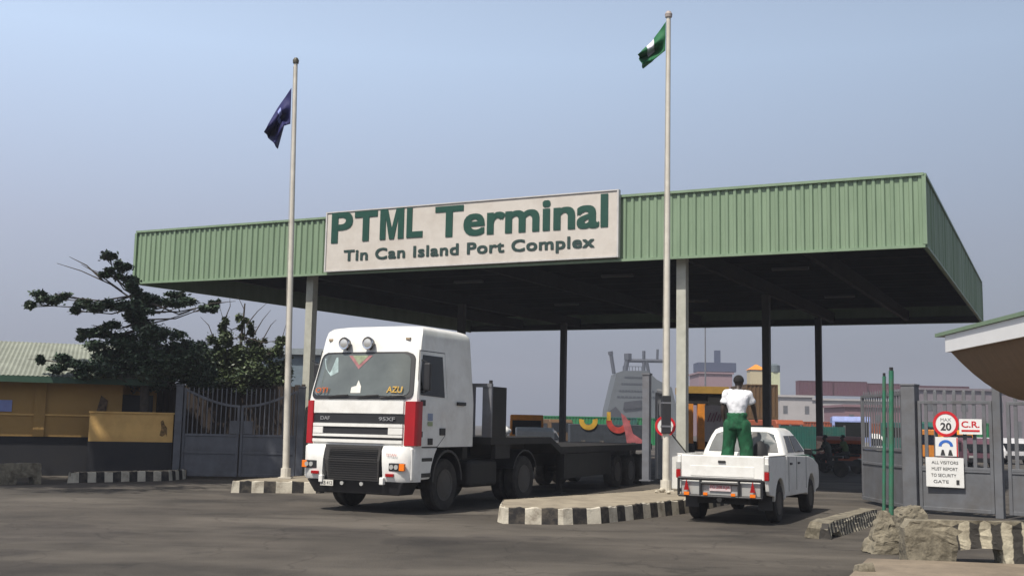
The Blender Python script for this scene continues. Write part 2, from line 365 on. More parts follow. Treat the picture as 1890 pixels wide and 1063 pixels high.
def sign_text(body, px0, px1, yt0, yb0, yt1, yb1, m, bold, sp=1.0):
    u0, zt0 = sgn(px0, yt0); _, zb0 = sgn(px0, yb0); u1, zt1 = sgn(px1, yt1); _, zb1 = sgn(px1, yb1)
    zt = (zt0+zt1)/2; zb = (zb0+zb1)/2
    text(body, sroot, frame((u0-sx0, -0.013, zb), (1, 0, 0), (0, -1, 0)), u1-u0, zt-zb, m, bold=0.008, spacing=sp, stack=bold, extrude=0.002)
def glyph(poly, px0, px1, yt, yb, name='lettering'):
    u0, z1 = sgn(px0, yt); u1, z0 = sgn(px1, yb); b = MB(); w_, h_ = u1-u0, z1-z0
    b.prism([(u0-sx0+x*w_, z0+y*h_) for x, y in poly], -0.024, -0.004, 'y'); b.build(name, G['sign_green'], sroot)
sign_text('P', 615, 651, 394, 448, 391, 446, G['sign_green'], 0.034)
glyph([(0, 1), (1, 1), (1, .80), (.64, .80), (.64, 0), (.36, 0), (.36, .80), (0, .80)], 656, 696, 391.5, 443.5)
glyph([(0, 0), (0, 1), (.32, 1), (.5, .36), (.68, 1), (1, 1), (1, 0), (.76, 0), (.76, .72), (.60, 0), (.40, 0), (.24, .72), (.24, 0)], 703, 745, 387.5, 440)
glyph([(0, 1), (.34, 1), (.34, .2), (1, .2), (1, 0), (0, 0)], 752, 780, 384.5, 437.5)
sign_text('Terminal', 806, 1121, 380, 436, 363, 421, G['sign_green'], 0.034)
sign_text('Tin Can Island Port Complex', 636, 1097, 458, 485, 439, 466, G['sign_dark'], 0.03, 1.08)

# ------------------------------------------------------------------ flagpoles and flags
def flagpole(bpx, bpy_, tpx, tpy, r0, r1, label, z=0.28, cap=0.0):
    B = gnd(bpx, bpy_, z); T = at(tpx, tpy, B.y)
    o = empty('flagpole', B); tag(o, label, 'flagpole', 'flagpoles at the gate')
    T = T-B; b = MB(); b.tube([Vector((0, 0, 0)), T*0.35, T*0.7, T], [r0, r0*0.88, r0*0.7, r1], 14); b.build('pole', G['pole'], o, smooth=True)
    b = MB(); b.lathe([(0.001, 0), (r1*1.5, 0.01), (r1*1.7, 0.09), (r1*0.9, 0.16), (0.001, 0.17)], T+Vector((0, 0, -0.02)), 'z', 12); b.build('finial', mat('finial', srgb(70, 66, 50) if cap else srgb(160, 150, 145), 0.5), o, smooth=True)
    b = MB(); b.box(-0.16, 0.16, -0.16, 0.16, 0, 0.03); b.tube([(0, 0, 0.0), (0, 0, 0.25)], r0*1.5, 12); b.build('base_plate', G['pole'], o)
    b = MB(); b.tube([Vector((-r0-0.01, -0.03, 1.2)), T*0.5+Vector((-r0, -0.03, 0)), T+Vector((-r1, -0.03, -0.1))], 0.006, 5); b.build('halyard', mat('rope', (0.4, 0.38, 0.33)), o)
    return B, B+T
LB, LT = flagpole(527, 882, 546, 117, 0.085, 0.05, 'dull cream flagpole flying the dark blue flag', cap=1)
RB, RT = flagpole(1229, 906, 1234, 32, 0.085, 0.055, 'white flagpole flying the green and white flag')

def flag(name, D, hoist, fly, mid, mats, band, label, cat):
    """hoist/fly/mid: pairs of (top px, bottom px); the cloth is a grid through them with folds in depth"""
    b = MB(); nu, nv = 26, 16; V = []
    def lerp(a, c, t): return (a[0]+(c[0]-a[0])*t, a[1]+(c[1]-a[1])*t)
    for i in range(nu+1):
        u = i/nu
        if u < 0.5: T = lerp(hoist[0], mid[0], u*2); Bt = lerp(hoist[1], mid[1], u*2)
        else: T = lerp(mid[0], fly[0], u*2-1); Bt = lerp(mid[1], fly[1], u*2-1)
        row = []
        for j in range(nv+1):
            v = j/nv; p = lerp(T, Bt, v)
            dep = 0.34*u*math.sin(v*9+u*5)+0.12*math.sin(u*13+v*4)*u + 0.2*u
            row.append(b.bm.verts.new(at(p[0]+1.2*math.sin(v*12)*u, p[1], D-0.0+dep)))
        V.append(row)
    for i in range(nu):
        for j in range(nv):
            f = b.bm.faces.new((V[i][j], V[i+1][j], V[i+1][j+1], V[i][j+1])); f.material_index = band(i/nu, j/nv); f.smooth = True
    o = b.build(name, mats, smooth='all'); md = o.modifiers.new('so', 'SOLIDIFY'); md.thickness = 0.012
    return tag(o, label, cat, 'flags at the gate')
cloth = lambda n, c: mat(n, c, 0.75, var=0.12, scale=6)
flag('flag', LT.y, ((538, 163), (536, 229)), ((487, 244), (513, 275)), ((513, 200), (524, 233)), [cloth('blue_cloth', srgb(22, 24, 82)), cloth('blue_flag_mark', srgb(150, 160, 215))],
     lambda u, v: 1 if (0.40 < u < 0.52 and 0.12 < v < 0.42) or (0.52 < u < 0.58 and 0.3 < v < 0.6) else 0, 'limp dark blue flag with a small pale mark', 'flag')
flag('flag', RT.y, ((1229, 41), (1228, 94)), ((1177, 101), (1187, 127)), ((1203, 78), (1205, 113)), [cloth('green_cloth', srgb(10, 92, 50)), cloth('white_cloth', srgb(205, 205, 212))],
     lambda u, v: 1 if 0.40 < u < 0.66 and v < 0.62 else 0, 'limp green and white striped flag', 'flag')

# ------------------------------------------------------------------ kerbed islands
def island(name, pts, h, label, cat='traffic island', stripe=0.5, open_ends=(), z0=0.0, chip=0.012, group='striped kerbs and islands', phase=0, top='island_top', batter=0.03):
    pts = [Vector((p[0], p[1], 0)) for p in pts]; b = MB(); rnd = random.Random(len(pts)+int(abs(pts[0].x)*10))
    A = sum((pts[i].x*pts[(i+1) % len(pts)].y-pts[(i+1) % len(pts)].x*pts[i].y) for i in range(len(pts)))
    if A < 0: pts = pts[::-1]
    o = empty(name, pts[0]); off = pts[0]
    n = len(pts); s = phase; segs = []
    for i in range(n):
        a, c = pts[i], pts[(i+1) % n]; L = (c-a).length; k = max(1, round(L/(stripe/3)))
        for j in range(k): segs.append((a+(c-a)*(j/k), s+L*j/k))
        s += L
    N = len(segs); cen = sum((p for p, _ in segs), Vector())/N
    B = []; T = []; I = []
    for idx, (p, t) in enumerate(segs):
        q0 = segs[idx-1][0]; q1 = segs[(idx+1) % N][0]; d = (q1-q0).normalized(); inn = Vector((-d.y, d.x, 0)); jz = rnd.uniform(-chip, chip)
        B.append(b.bm.verts.new(p-off)); T.append(b.bm.verts.new(p+inn*batter-off+Vector((0, 0, h-0.02+jz)))); I.append(b.bm.verts.new(p+inn*(batter+0.03)-off+Vector((0, 0, h+jz))))
    for i in range(N):
        j = (i+1) % N; mi = int((segs[i][1]+0.001)/stripe) % 2
        f = b.bm.faces.new((B[i], B[j], T[j], T[i])); f.material_index = mi
        f = b.bm.faces.new((T[i], T[j], I[j], I[i])); f.material_index = mi
    b.build('kerb', [G['kerb_white'], G['kerb_black']], o)
    t = MB(); vs = [t.bm.verts.new(v) for v in [(p[0].x-off.x, p[0].y-off.y, 0) for p in segs]]
    # top slab: inset polygon
    t.bm.free(); t = MB(); ring = []
    for idx, (p, _) in enumerate(segs):
        q0 = segs[idx-1][0]; q1 = segs[(idx+1) % N][0]; d = (q1-q0).normalized(); inn = Vector((-d.y, d.x, 0)); ring.append(p+inn*(batter+0.02)-off)
    t.loft([[r+Vector((0, 0, 0.02)) for r in ring], [r+Vector((0, 0, h-0.004)) for r in ring]]); t.build('paving', G[top], o)
    return tag(o, label, cat, group)
# right hand island under the row of columns
r0 = gnd(928, 966); r1 = gnd(1040, 968); r1b = gnd(1110, 966); r2 = gnd(1262, 948)
dirn = EYD; rfar = r2+dirn*11; lf = gnd(925, 922, 0.28)
isl = [(r0.x, r0.y), (r1.x, r1.y), (r1b.x, r1b.y), (r2.x, r2.y), (rfar.x, rfar.y), (rfar.x-1.9*EXR.x, rfar.y-1.9*EXR.y)]
l2 = gnd(1180, 906, 0.28); isl += [(l2.x, l2.y), (lf.x, lf.y), (r0.x-0.1, r0.y+0.35)]
island('traffic_island', isl, 0.29, 'long kerbed island with black and cream blocks beside the white pickup', stripe=0.30, phase=0.25)
a0 = gnd(426, 909); a1 = gnd(590, 910); af = a1+dirn*10
island('traffic_island', [(a0.x, a0.y), (a1.x, a1.y), (af.x, af.y), (af.x-2.3*EXR.x, af.y-2.3*EXR.y), (a0.x+0.1, a0.y+0.9)], 0.28, 'kerbed island with grey and black blocks at the foot of the blue flag pole', stripe=0.29, phase=0.12)
k0 = gnd(124, 891); k1 = gnd(312, 887)
island('kerb', [(k0.x, k0.y), (k1.x, k1.y), (k1.x+0.15, k1.y+1.2), (k0.x, k0.y+0.6)], 0.27, 'low black and white block kerb in front of the yellow wall', cat='kerb', stripe=0.23, phase=0.0)

# ------------------------------------------------------------------ steel gates
def bargate(name, P0, P1, ztop, label, mid=1.35, n=10, arch=0.0, upper_rail=0.25, post0=0.0, post1=0.0, group='grey steel gates', spikes=True, flat=0.05, cat='gate', rails=(0.75,), post_h=None, lockbox=None, matn='gate_grey', z0=0.08):
    P0 = Vector((P0[0], P0[1], 0)); P1 = Vector((P1[0], P1[1], 0)); L = (P1-P0).length; ang = math.atan2(P1.y-P0.y, P1.x-P0.x)
    o = empty(name, P0, ang); mt = G[matn]
    def rail(x): # height of curved top rail; arch<0 sags towards x=L
        return ztop-upper_rail - (arch*math.sin(x/L*math.pi/2) if arch > 0 else abs(arch)*math.cos(x/L*math.pi/2))
    f = MB(); f.box(0, 0.07, -0.035, 0.035, z0, rail(0)); f.box(L-0.07, L, -0.035, 0.035, z0, rail(L))
    f.box(0.072, L-0.072, -0.03, 0.03, mid-0.04, mid+0.03); f.box(0.072, L-0.072, -0.03, 0.03, z0, z0+0.08)
    for r in rails: f.box(0.072, L-0.072, -0.03, 0.03, r-0.03, r+0.03)
    k = 10
    for i in range(k):
        xa, xb = L*i/k, L*(i+1)/k; f.bar((xa, 0, rail(xa)), (xb, 0, rail(xb)), 0.06, 0.07)
    f.build('frame', mt, o, bevel=0.005, seg=1)
    s = MB(); s.box(0.073, L-0.073, -0.008, 0.008, z0+0.08, mid-0.045); s.build('sheet_panel', mt, o)
    b = MB()
    for i in range(n):
        x = 0.07+(L-0.14)*(i+0.5)/n; top = rail(x)-0.04
        b.box(x-flat/2, x+flat/2, -0.012, 0.012, mid+0.032, top)
        if spikes:
            st = ztop
            b.box(x-flat/2, x+flat/2, -0.012, 0.012, rail(x)+0.04, st-0.05); b.loft([[(x-flat/2, -0.012, st-0.05), (x+flat/2, -0.012, st-0.05), (x+flat/2, 0.012, st-0.05), (x-flat/2, 0.012, st-0.05)], [(x-0.004, -0.006, st), (x+0.004, -0.006, st), (x+0.004, 0.006, st), (x-0.004, 0.006, st)]])
    b.build('vertical_bars', mt, o)
    for x, w in ((0, post0), (L, post1)):
        if w:
            p = MB(); hh = post_h or ztop+0.05; xx = -w/2-0.02 if x == 0 else L+w/2+0.02
            p.box(xx-w/2, xx+w/2, -w/2, w/2, 0, hh); p.box(xx-w/2-0.015, xx+w/2+0.015, -w/2-0.015, w/2+0.015, hh+0.001, hh+0.04); p.build('gate_post', mt, o, bevel=0.006, seg=1)
    if lockbox:
        p = MB(); p.box(lockbox[0], lockbox[1], -0.045, 0.045, mid+0.04, mid+0.42); p.build('lock_box', mt, o, bevel=0.005)
    return tag(o, label, cat, group)
gl0 = gnd(332, 883); gl1 = gnd(543, 886); gm = (gl0+gl1)/2
zt = at(430, 716, gm.y).z
bargate('steel_gate', gl0, gm-Vector((0.02, 0, 0)), zt, 'closed left gate leaf of dark grey steel beside the yellow wall', n=11, arch=0.48, upper_rail=0.05, post0=0.2, mid=at(430, 803, gm.y).z, flat=0.03, post_h=zt+0.03, lockbox=(1.35, 1.62), matn='gate_dark')
bargate('steel_gate', gm+Vector((0.02, 0, 0)), gl1, zt, 'closed right gate leaf of dark grey steel behind the blue flag pole', n=11, arch=-0.48, upper_rail=0.05, post1=0.2, mid=at(430, 803, gm.y).z, flat=0.03, post_h=zt+0.05, lockbox=(0.08, 0.35), matn='gate_dark')

# right side: open leaf, post, closed leaves with signs
gp = gnd(1683, 946); ol = gnd(1594, 927); gr = gnd(1838, 956); zr = at(1683, 712, gp.y).z
bargate('steel_gate', (ol.x, ol.y), (gp.x-0.06, gp.y+0.22), zr-0.05, 'opened grey gate leaf swung back into the entrance behind the green posts', n=16, mid=at(1640, 828, 26).z, upper_rail=0.12, flat=0.035, rails=(0.98,))
bargate('steel_gate', (gp.x+0.16, gp.y-0.08), (gr.x, gr.y), zr-0.08, 'closed grey palisade gate carrying the round speed limit sign', n=7, mid=at(1760, 863, 24.1).z, upper_rail=0.28, post0=0.3, post1=0.16, flat=0.075, rails=(0.95,), post_h=zr)
gr2 = Vector((gr.x, gr.y, 0))+(gr-gp).normalized()*0.28; gr3 = gr2+(gr-gp).normalized()*3.2
bargate('steel_gate', (gr2.x, gr2.y), (gr3.x, gr3.y), zr-0.1, 'grey palisade gate leaf at the right edge beneath the shelter roof', n=14, mid=at(1760, 863, 24.1).z, upper_rail=0.28, flat=0.075, rails=(0.95,), post1=0.16)
# median gate leaves by the white flagpole: post + leaf seen edge on
mp0 = gnd(1193, 906); 
o = empty('gate_post', (mp0.x, mp0.y, 0), -TH); tag(o, 'pale grey square gate post on the island left of the white flagpole', 'post')
hp = at(1193, 692, mp0.y).z; b = MB(); b.box(-0.1, 0.1, -0.1, 0.1, 0.25, hp); b.build('post', G['grey_steel'], o, bevel=0.01)
b = MB(); b.box(-0.12, 0.12, -0.12, 0.12, hp+0.002, hp+0.05); b.box(-0.16, 0.16, -0.16, 0.16, 0.28, 0.31); b.build('post_cap', G['grey_steel'], o)
lo0 = at(1211, 900, mp0.y+0.2); lo1 = at(1236, 895, mp0.y+2.6)
bargate('steel_gate', (lo0.x, lo0.y), (lo1.x, lo1.y), hp-0.35, 'dark grey gate leaf folded back behind the white flagpole', n=12, mid=1.55, upper_rail=0.15, flat=0.05, rails=(0.95,), z0=0.33)

# ------------------------------------------------------------------ signs on the gate
gd = (gr-gp); gd.z = 0; gd.normalize(); gn = Vector((gd.y, -gd.x, 0))
if gn.y > 0: gn = -gn
GS = Vector((gp.x, gp.y, 0))+gn*0.07
def gpt(px, py): return onplane(px, py, GS, gn)
white_s = mat('sign_white', (0.72, 0.72, 0.70), 0.5, var=0.04, dirt=(0.5, 0.46, 0.4), dirt_amt=0.3); red_s = mat('sign_red', srgb(190, 24, 34), 0.5); blk_s = mat('sign_black', (0.03, 0.03, 0.03), 0.5); blue_s = mat('sign_blue', srgb(50, 100, 180), 0.5)
def disc(b, c, nrm, r0, r1, t, mi=0, seg=36):
    nrm = Vector(nrm).normalized(); a = nrm.cross(Vector((0, 0, 1))).normalized(); u = a.cross(nrm); c = Vector(c)
    cs = [(math.cos(2*math.pi*k/seg), math.sin(2*math.pi*k/seg)) for k in range(seg)]
    if r0 <= 0: b.loft([[c+a*(x*r1)+u*(y*r1) for x, y in cs], [c+nrm*t+a*(x*r1)+u*(y*r1) for x, y in cs]], mi)
    else:
        R_ = [[c+a*(x*r)+u*(y*r)+nrm*h for x, y in cs] for r, h in ((r0, 0), (r1, 0), (r1, t), (r0, t), (r0, 0))]
        b.loft(R_, mi, caps=False)
C = gpt(1746, 782); rad = (gpt(1770, 782)-gpt(1722, 782)).length/2
o = empty('speed_limit_sign', (C.x, C.y, C.z)); tag(o, 'round red ringed white sign reading 20 on the right grey gate', 'sign')
b = MB(); disc(b, (0, 0, 0), gn, 0, rad*0.985, 0.012); b.build('plate', white_s, o)
b = MB(); disc(b, gn*0.013, gn, rad*0.78, rad, 0.006); b.build('red_ring', red_s, o)
M = frame(gn*0.014-gd*rad*0.42-Vector((0, 0, rad*0.52)), gd, gn); text('20', o, M, rad*0.84, rad*0.62, blk_s, bold=0.03, extrude=0.002)
M = frame(gn*0.014-gd*rad*0.40+Vector((0, 0, rad*0.2)), gd, gn); text('MAX', o, M, rad*0.8, rad*0.26, mat('sign_grey', (0.2, 0.2, 0.2)), bold=0.0, extrude=0.002)
def plate(name, px0, py0, px1, py1, label, m=white_s):
    A = gpt(px0, py1); B = gpt(px1, py1); T = gpt(px0, py0); w = (B-A).length; h = T.z-A.z
    o = empty(name, A, math.atan2(gd.y, gd.x)); tag(o, label, 'sign')
    b = MB(); b.box(0, w, -0.01, 0.0, 0, h); b.build('plate', m, o, bevel=0.003, seg=1); return o, w, h
fx = lambda x, z: frame((x, -0.013, z), (1, 0, 0), (0, -1, 0))
o, w_, h_ = plate('warning_sign', 1727, 806, 1769, 841, 'small white sign with a blue arch symbol under the speed sign')
b = MB(); seg = 14; cs = []; cx, cz_ = w_*0.47, h_*0.52
for r in (h_*0.34, h_*0.2):
    cs.append([(cx+r*1.1*math.cos(math.pi*k/seg), cz_+r*math.sin(math.pi*k/seg)) for k in range(seg+1)])
poly = cs[0]+cs[1][::-1]; b.prism(poly, -0.016, -0.0105, 'y'); b.build('blue_arch', blue_s, o)
b = MB()
for t in (0.33, 0.66):
    x = w_*t; b.prism([(x-0.05, 0.02), (x+0.05, 0.02), (x+0.02, h_*0.34), (x-0.02, h_*0.34)], -0.016, -0.0105, 'y')
b.build('black_mark', blk_s, o)
b = MB(); b.box(w_-0.03, w_-0.004, -0.016, -0.0105, 0.0, h_*0.98); b.build('red_edge', red_s, o)
o, w_, h_ = plate('notice_board', 1710, 843, 1780, 897, 'white rectangular notice with rows of dark lettering on the right gate')
for i, (s_, x, ww) in enumerate((('ALL VISITORS', .16, .7), ('MUST REPORT', .16, .68), ('TO SECURITY', .14, .66), ('GATE', .2, .4))):
    text(s_, o, fx(w_*x, h_*(0.78-0.215*i)), w_*ww, h_*0.105, blk_s, extrude=0.002)
b = MB(); b.box(w_*.80, w_*.88, -0.016, -0.0105, h_*.1, h_*.26); b.build('black_mark', blk_s, o)
o, w_, h_ = plate('stop_notice', 1771, 773, 1813, 801, 'pale sign with red lettering right of the speed limit sign')
text('C.R.', o, fx(w_*.1, h_*.45), w_*.8, h_*.42, red_s, bold=0.02, extrude=0.002)
b = MB(); b.box(w_*.1, w_*.9, -0.016, -0.0105, h_*.18, h_*.3); b.build('red_bar', red_s, o)
# round prohibition sign behind the right flagpole
C = at(1228, 786, RB.y+0.5); rr = (at(1247, 786, RB.y+0.5)-at(1209, 786, RB.y+0.5)).length/2; nn_ = Vector((-0.15, -1, 0)).normalized()
o = empty('height_limit_sign', C); tag(o, 'round white sign with red ring behind the foot of the white flagpole', 'sign')
b = MB(); disc(b, (0, 0, 0), nn_, 0, rr*0.98, 0.012); b.build('plate', white_s, o)
b = MB(); disc(b, nn_*0.013, nn_, rr*0.76, rr, 0.006); b.build('red_ring', red_s, o)
b = MB(); b.prism([(rr*.1, -rr*.35), (rr*.45, -rr*.05), (rr*.2, rr*.42), (rr*.02, rr*.2)], -0.03, -0.024, 'y'); b.prism([(-rr*.5, -rr*.1), (-rr*.2, -rr*.3), (-rr*.3, rr*.25)], -0.03, -0.024, 'y'); b.build('black_mark', mat('sign_green_black', (0.05, 0.09, 0.08)), o)
b = MB(); b.box(-0.03, 0.03, 0.02, 0.06, -C.z+0.29, 0.1); b.build('sign_post', G['dark_steel'], o)
# dark wrap on the pole foot: belongs to a control box strapped to the pole
o = empty('control_box', RB); tag(o, 'dark narrow box strapped to the foot of the white flagpole', 'box'); 
w0 = at(1229, 800, RB.y).z-RB.z; w1 = at(1229, 730, RB.y).z-RB.z
b = MB(); b.box(-0.1, 0.1, -0.12, 0.11, w0, w1); b.build('cabinet', G['black_plastic'], o, bevel=0.015)
for z in (w0+0.15, w1-0.19): b = MB(); b.box(-0.108, 0.108, -0.128, 0.118, z, z+.04); b.build('strap', G['grey_steel'], o)
# white barrier housing between pole and pickup
A = at(1233, 905, 26.6)
o = empty('barrier_stand', (A.x, A.y, 0.29), -R(8)); tag(o, 'white sloping barrier stand on the island behind the white pickup', 'barrier')
h = at(1233, 800, 26.6).z-0.29
b = MB(); b.prism([(0.0, 0.0), (0.62, 0.0), (0.62, h*0.45), (0.05, h), (0.0, h)], 0, 0.16, 'y'); b.build('housing', G['white_paint'], o, bevel=0.02)
b = MB(); b.bar((0.05, 0.08, h+0.03), (0.63, 0.08, h*0.45+0.03), 0.14, 0.03); b.build('dark_capping', G['black_plastic'], o)
for i, (px, py, s) in enumerate(((1222, 908, .16), (1234, 911, .1), (1212, 909, .08))):
    P = gnd(px, py, 0.29); b = MB(); bmesh.ops.create_icosphere(b.bm, subdivisions=2, radius=s*0.5)
    for v in b.bm.verts: v.co *= random.uniform(0.8, 1.15); v.co.z *= 0.8
    o = b.build('stone', G['kerb_white'], loc=(P.x, P.y, 0.29+s*0.32)); tag(o, ['largest pale stone at the foot of the white flagpole', 'middle sized pale stone right of the flagpole foot', 'smallest pale stone left of the flagpole foot'][i], 'stone', 'loose stones on the island')

# ------------------------------------------------------------------ truck
def wheel(parent, c, r, wdt, side, name='wheel', rimr=0.56, tread=True):
    """side: +1 faces +x"""
    o = empty(name, c); o.parent = parent; hw = wdt/2
    b = MB(); b.lathe([(r*0.58, -hw*0.8), (r*0.8, -hw), (r*0.95, -hw*0.9), (r, -hw*0.65), (r*0.985, -hw*0.2), (r*0.97, 0), (r*0.985, hw*0.2), (r, hw*0.65), (r*0.95, hw*0.9), (r*0.8, hw), (r*0.58, hw*0.8)], (0, 0, 0), 'x', 32); b.build('tyre', G['tyre'], o, smooth=True)
    b = MB(); s = side
    b.lathe([(r*0.575, s*hw*0.82), (r*0.6, s*hw*0.9), (r*0.52, s*hw*0.86), (r*0.45, s*hw*0.3), (r*0.25, s*hw*0.25), (r*0.22, s*hw*0.75), (r*0.1, s*hw*0.8), (0.001, s*hw*0.8)], (0, 0, 0), 'x', 28)
    for k in range(8):
        a = 2*math.pi*k/8; b.box(s*hw*0.26 if s > 0 else s*hw*0.42, s*hw*0.42 if s > 0 else s*hw*0.26, r*0.34*math.cos(a)-0.02, r*0.34*math.cos(a)+0.02, r*0.34*math.sin(a)-0.02, r*0.34*math.sin(a)+0.02)
    b.build('rim', G['rim'], o, smooth=True); return o

TY = R(26.5); tk = empty('truck', (-2.98, 21.5, 0), -TY)
tag(tk, 'white flat fronted lorry with red corner trims and two roof spotlights', 'truck')
def hw_(z): return 1.25 if z < 2.15 else 1.25-0.11*min(1, (z-2.15)/1.2)
def yf_(z): return 0.03 if z < 1.3 else 0.03+0.02*(z-1.3) if z < 2.2 else 0.048+0.31*((z-2.2)/1.2)
def yfx(x, z): return yf_(z)+0.16*(abs(x)/hw_(z))**5
def cab_ring(z, y_back, shrink=0.0, yadd=0.0, rr=0.10):
    h = hw_(z)-shrink; pts = []
    for i in range(17):
        x = -h+2*h*i/16; pts.append((x, yfx(x*hw_(z)/h, z)+yadd, z))
    for a in (0, 30, 60, 90): pts.append((h-rr+rr*math.cos(R(a)), y_back-rr+rr*math.sin(R(a)), z))
    for a in (90, 120, 150, 180): pts.append((-h+rr+rr*math.cos(R(a)), y_back-rr+rr*math.sin(R(a)), z))
    return pts
b = MB(); YB = 2.55
zs = [1.27, 1.6, 1.9, 2.15, 2.3, 2.6, 2.9, 3.1, 3.3, 3.4]
rings = [cab_ring(z, YB) for z in zs]+[cab_ring(3.53, YB-0.02, 0.02, 0.02), cab_ring(3.60, YB-0.06, 0.08, 0.09), cab_ring(3.64, YB-0.14, 0.20, 0.30), cab_ring(3.67, YB-0.4, 0.5, 0.8)]
b.loft(rings); b.build('cab_body', G['white_paint'], tk, smooth=True)
# lower front corner of the cab with step, ahead of the wheel arch
for s in (-1, 1):
    b = MB()
    prof = [(0.10, 0.64), (0.78, 0.66), (0.84, 0.9), (0.95, 1.12), (1.06, 1.262), (0.10, 1.262)]
    b.prism(prof, s*0.98, s*1.245); b.build('step_panel', G['white_paint'], tk, bevel=0.03)
    b = MB(); b.box(min(s*1.1, s*1.26), max(s*1.1, s*1.26), 0.45, 0.8, 0.70, 0.78); b.build('step', G['black_plastic'], tk, bevel=0.01); b = MB(); b.box(min(s*1.1, s*1.252), max(s*1.1, s*1.252), 0.45, 0.85, 1.0, 1.07); b.build('step', G['black_plastic'], tk, bevel=0.01)
def fpanel(x0, x1, z0, z1, off, name, m, parent=tk, rc=0.0, nx=20, nz=6, th=0.025, taper=None):
    b = MB(); 
    def P(i, j, d):
        v = j/nz; z = z0+(z1-z0)*v; a, c = x0, x1
        if taper: a += taper[0]*v; c += taper[1]*v
        if rc:
            e = min(z-z0, z1-z); k = rc-math.sqrt(max(0, rc*rc-(rc-min(e, rc))**2)) if e < rc else 0; a += k; c -= k
        x = a+(c-a)*i/nx; return Vector((x, yfx(max(-hw_(z), min(hw_(z), x)), z)-d, z))
    if rc: nz_ = nz
    F = [[b.bm.verts.new(P(i, j, off)) for i in range(nx+1)] for j in range(nz+1)]
    K = [[b.bm.verts.new(P(i, j, off-th)) for i in range(nx+1)] for j in range(nz+1)]
    for j in range(nz):
        for i in range(nx):
            b.bm.faces.new((F[j][i], F[j][i+1], F[j+1][i+1], F[j+1][i])); b.bm.faces.new((K[j][i], K[j+1][i], K[j+1][i+1], K[j][i+1]))
        b.bm.faces.new((F[j][0], F[j+1][0], K[j+1][0], K[j][0])); b.bm.faces.new((F[j][nx], K[j][nx], K[j+1][nx], F[j+1][nx]))
    for i in range(nx):
        b.bm.faces.new((F[0][i], K[0][i], K[0][i+1], F[0][i+1])); b.bm.faces.new((F[nz][i], F[nz][i+1], K[nz][i+1], K[nz][i]))
    return b.build(name, m, parent, smooth=True)
fpanel(-1.19, 1.19, 2.17, 3.1, 0.022, 'windshield_seal', G['black_plastic'], rc=0.16, nz=24, taper=(0.10, -0.10))
ws = fpanel(-1.12, 1.12, 2.24, 3.06, 0.03, 'windshield', G['windshield'], rc=0.13, nz=24, taper=(0.10, -0.10))
yl = mat('sticker_yellow', srgb(185, 148, 62), var=0.4, scale=20); og = mat('sticker_orange', srgb(170, 84, 34), var=0.5, scale=20); pk = mat('sticker_pink', srgb(150, 100, 102), var=0.3, scale=9); lg = mat('sticker_pale_green', srgb(128, 138, 112), var=0.3, scale=9); ww = mat('sticker_white', (0.7, 0.68, 0.62))
def wpt(x, z, off): return Vector((x, yfx(x, z)-off, z))
def flatpoly(pts, off, name, m, parent=ws):
    b = MB(); b.loft([[wpt(x, z, off) for x, z in pts], [wpt(x, z, off-0.004) for x, z in pts]]); b.build(name, m, parent)
flatpoly([(-0.36, 3.03), (0.20, 3.03), (-0.08, 2.76)], 0.036, 'pennant', pk); flatpoly([(-0.27, 3.03), (0.11, 3.03), (-0.08, 2.84)], 0.041, 'pennant_centre', lg)
flatpoly([(-0.17, 2.29), (0.06, 2.29), (0.05, 2.42), (-0.03, 2.54), (-0.06, 2.43), (-0.17, 2.40)], 0.036, 'white_sticker', ww)
n_w = Vector((0, -1, 0.26)).normalized()
text('AZU', ws, frame(wpt(0.66, 2.30, 0.045), (1, 0.05, 0), n_w), 0.34, 0.125, yl, name='windshield_lettering', bold=0.02, extrude=0.003)
text('OTI', ws, frame(wpt(-1.02, 2.29, 0.055)+Vector((0, -0.03, 0)), (1, -0.12, 0), n_w), 0.32, 0.11, og, name='windshield_lettering', bold=0.02, extrude=0.003)
# things seen dimly through the glass: pale curtain
flatpoly([(-0.98, 2.98), (-0.62, 3.0), (-0.55, 2.7), (-0.72, 2.62), (-0.9, 2.78)], 0.034, 'pale_curtain', mat('curtain', (0.28, 0.36, 0.36), 0.6, var=0.5, scale=5))
for x in (-0.7, 0.0, 0.55):
    b = MB(); b.tube([wpt(x, 2.20, 0.05), wpt(x+0.25, 2.24, 0.06), wpt(x+0.5, 2.25, 0.06)], 0.012, 6); b.build('wiper', G['black_plastic'], tk)
fpanel(-1.05, 1.03, 1.90, 2.145, 0.03, 'upper_front_panel', G['white_paint'])
fpanel(-1.10, 1.08, 1.71, 1.888, 0.012, 'grille_recess', G['black_plastic'])
gl = fpanel(-1.05, 1.03, 1.64, 1.70, 0.035, 'grille_bar', G['white_paint']); fpanel(-1.05, 1.03, 1.50, 1.635, 0.008, 'grille_recess', G['black_plastic'])
fpanel(-1.05, -0.78, 1.505, 1.63, 0.032, 'grille_end', G['white_paint'], nx=4); fpanel(0.74, 1.03, 1.505, 1.63, 0.032, 'grille_end', G['white_paint'], nx=4)
fpanel(-1.05, 1.03, 1.445, 1.495, 0.036, 'grille_bar', G['white_paint']); fpanel(-1.05, 1.03, 1.40, 1.44, 0.01, 'grille_recess', G['black_plastic']); fpanel(-1.05, 1.03, 1.335, 1.395, 0.036, 'grille_bar', G['white_paint'])
chl = mat('badge_grey', (0.42, 0.42, 0.42), 0.3, 0.6)
text('DAF', tk, frame(Vector((-0.85, yfx(-0.8, 1.8)-0.026, 1.765)), (1, 0, 0), (0, -1, 0)), 0.22, 0.07, chl, name='badge', bold=0.02, extrude=0.004)
text('95XF', tk, frame(Vector((0.52, yfx(0.6, 1.8)-0.026, 1.76)), (1, 0.03, 0), (0, -1, 0)), 0.36, 0.075, chl, name='badge', bold=0.02, extrude=0.004)
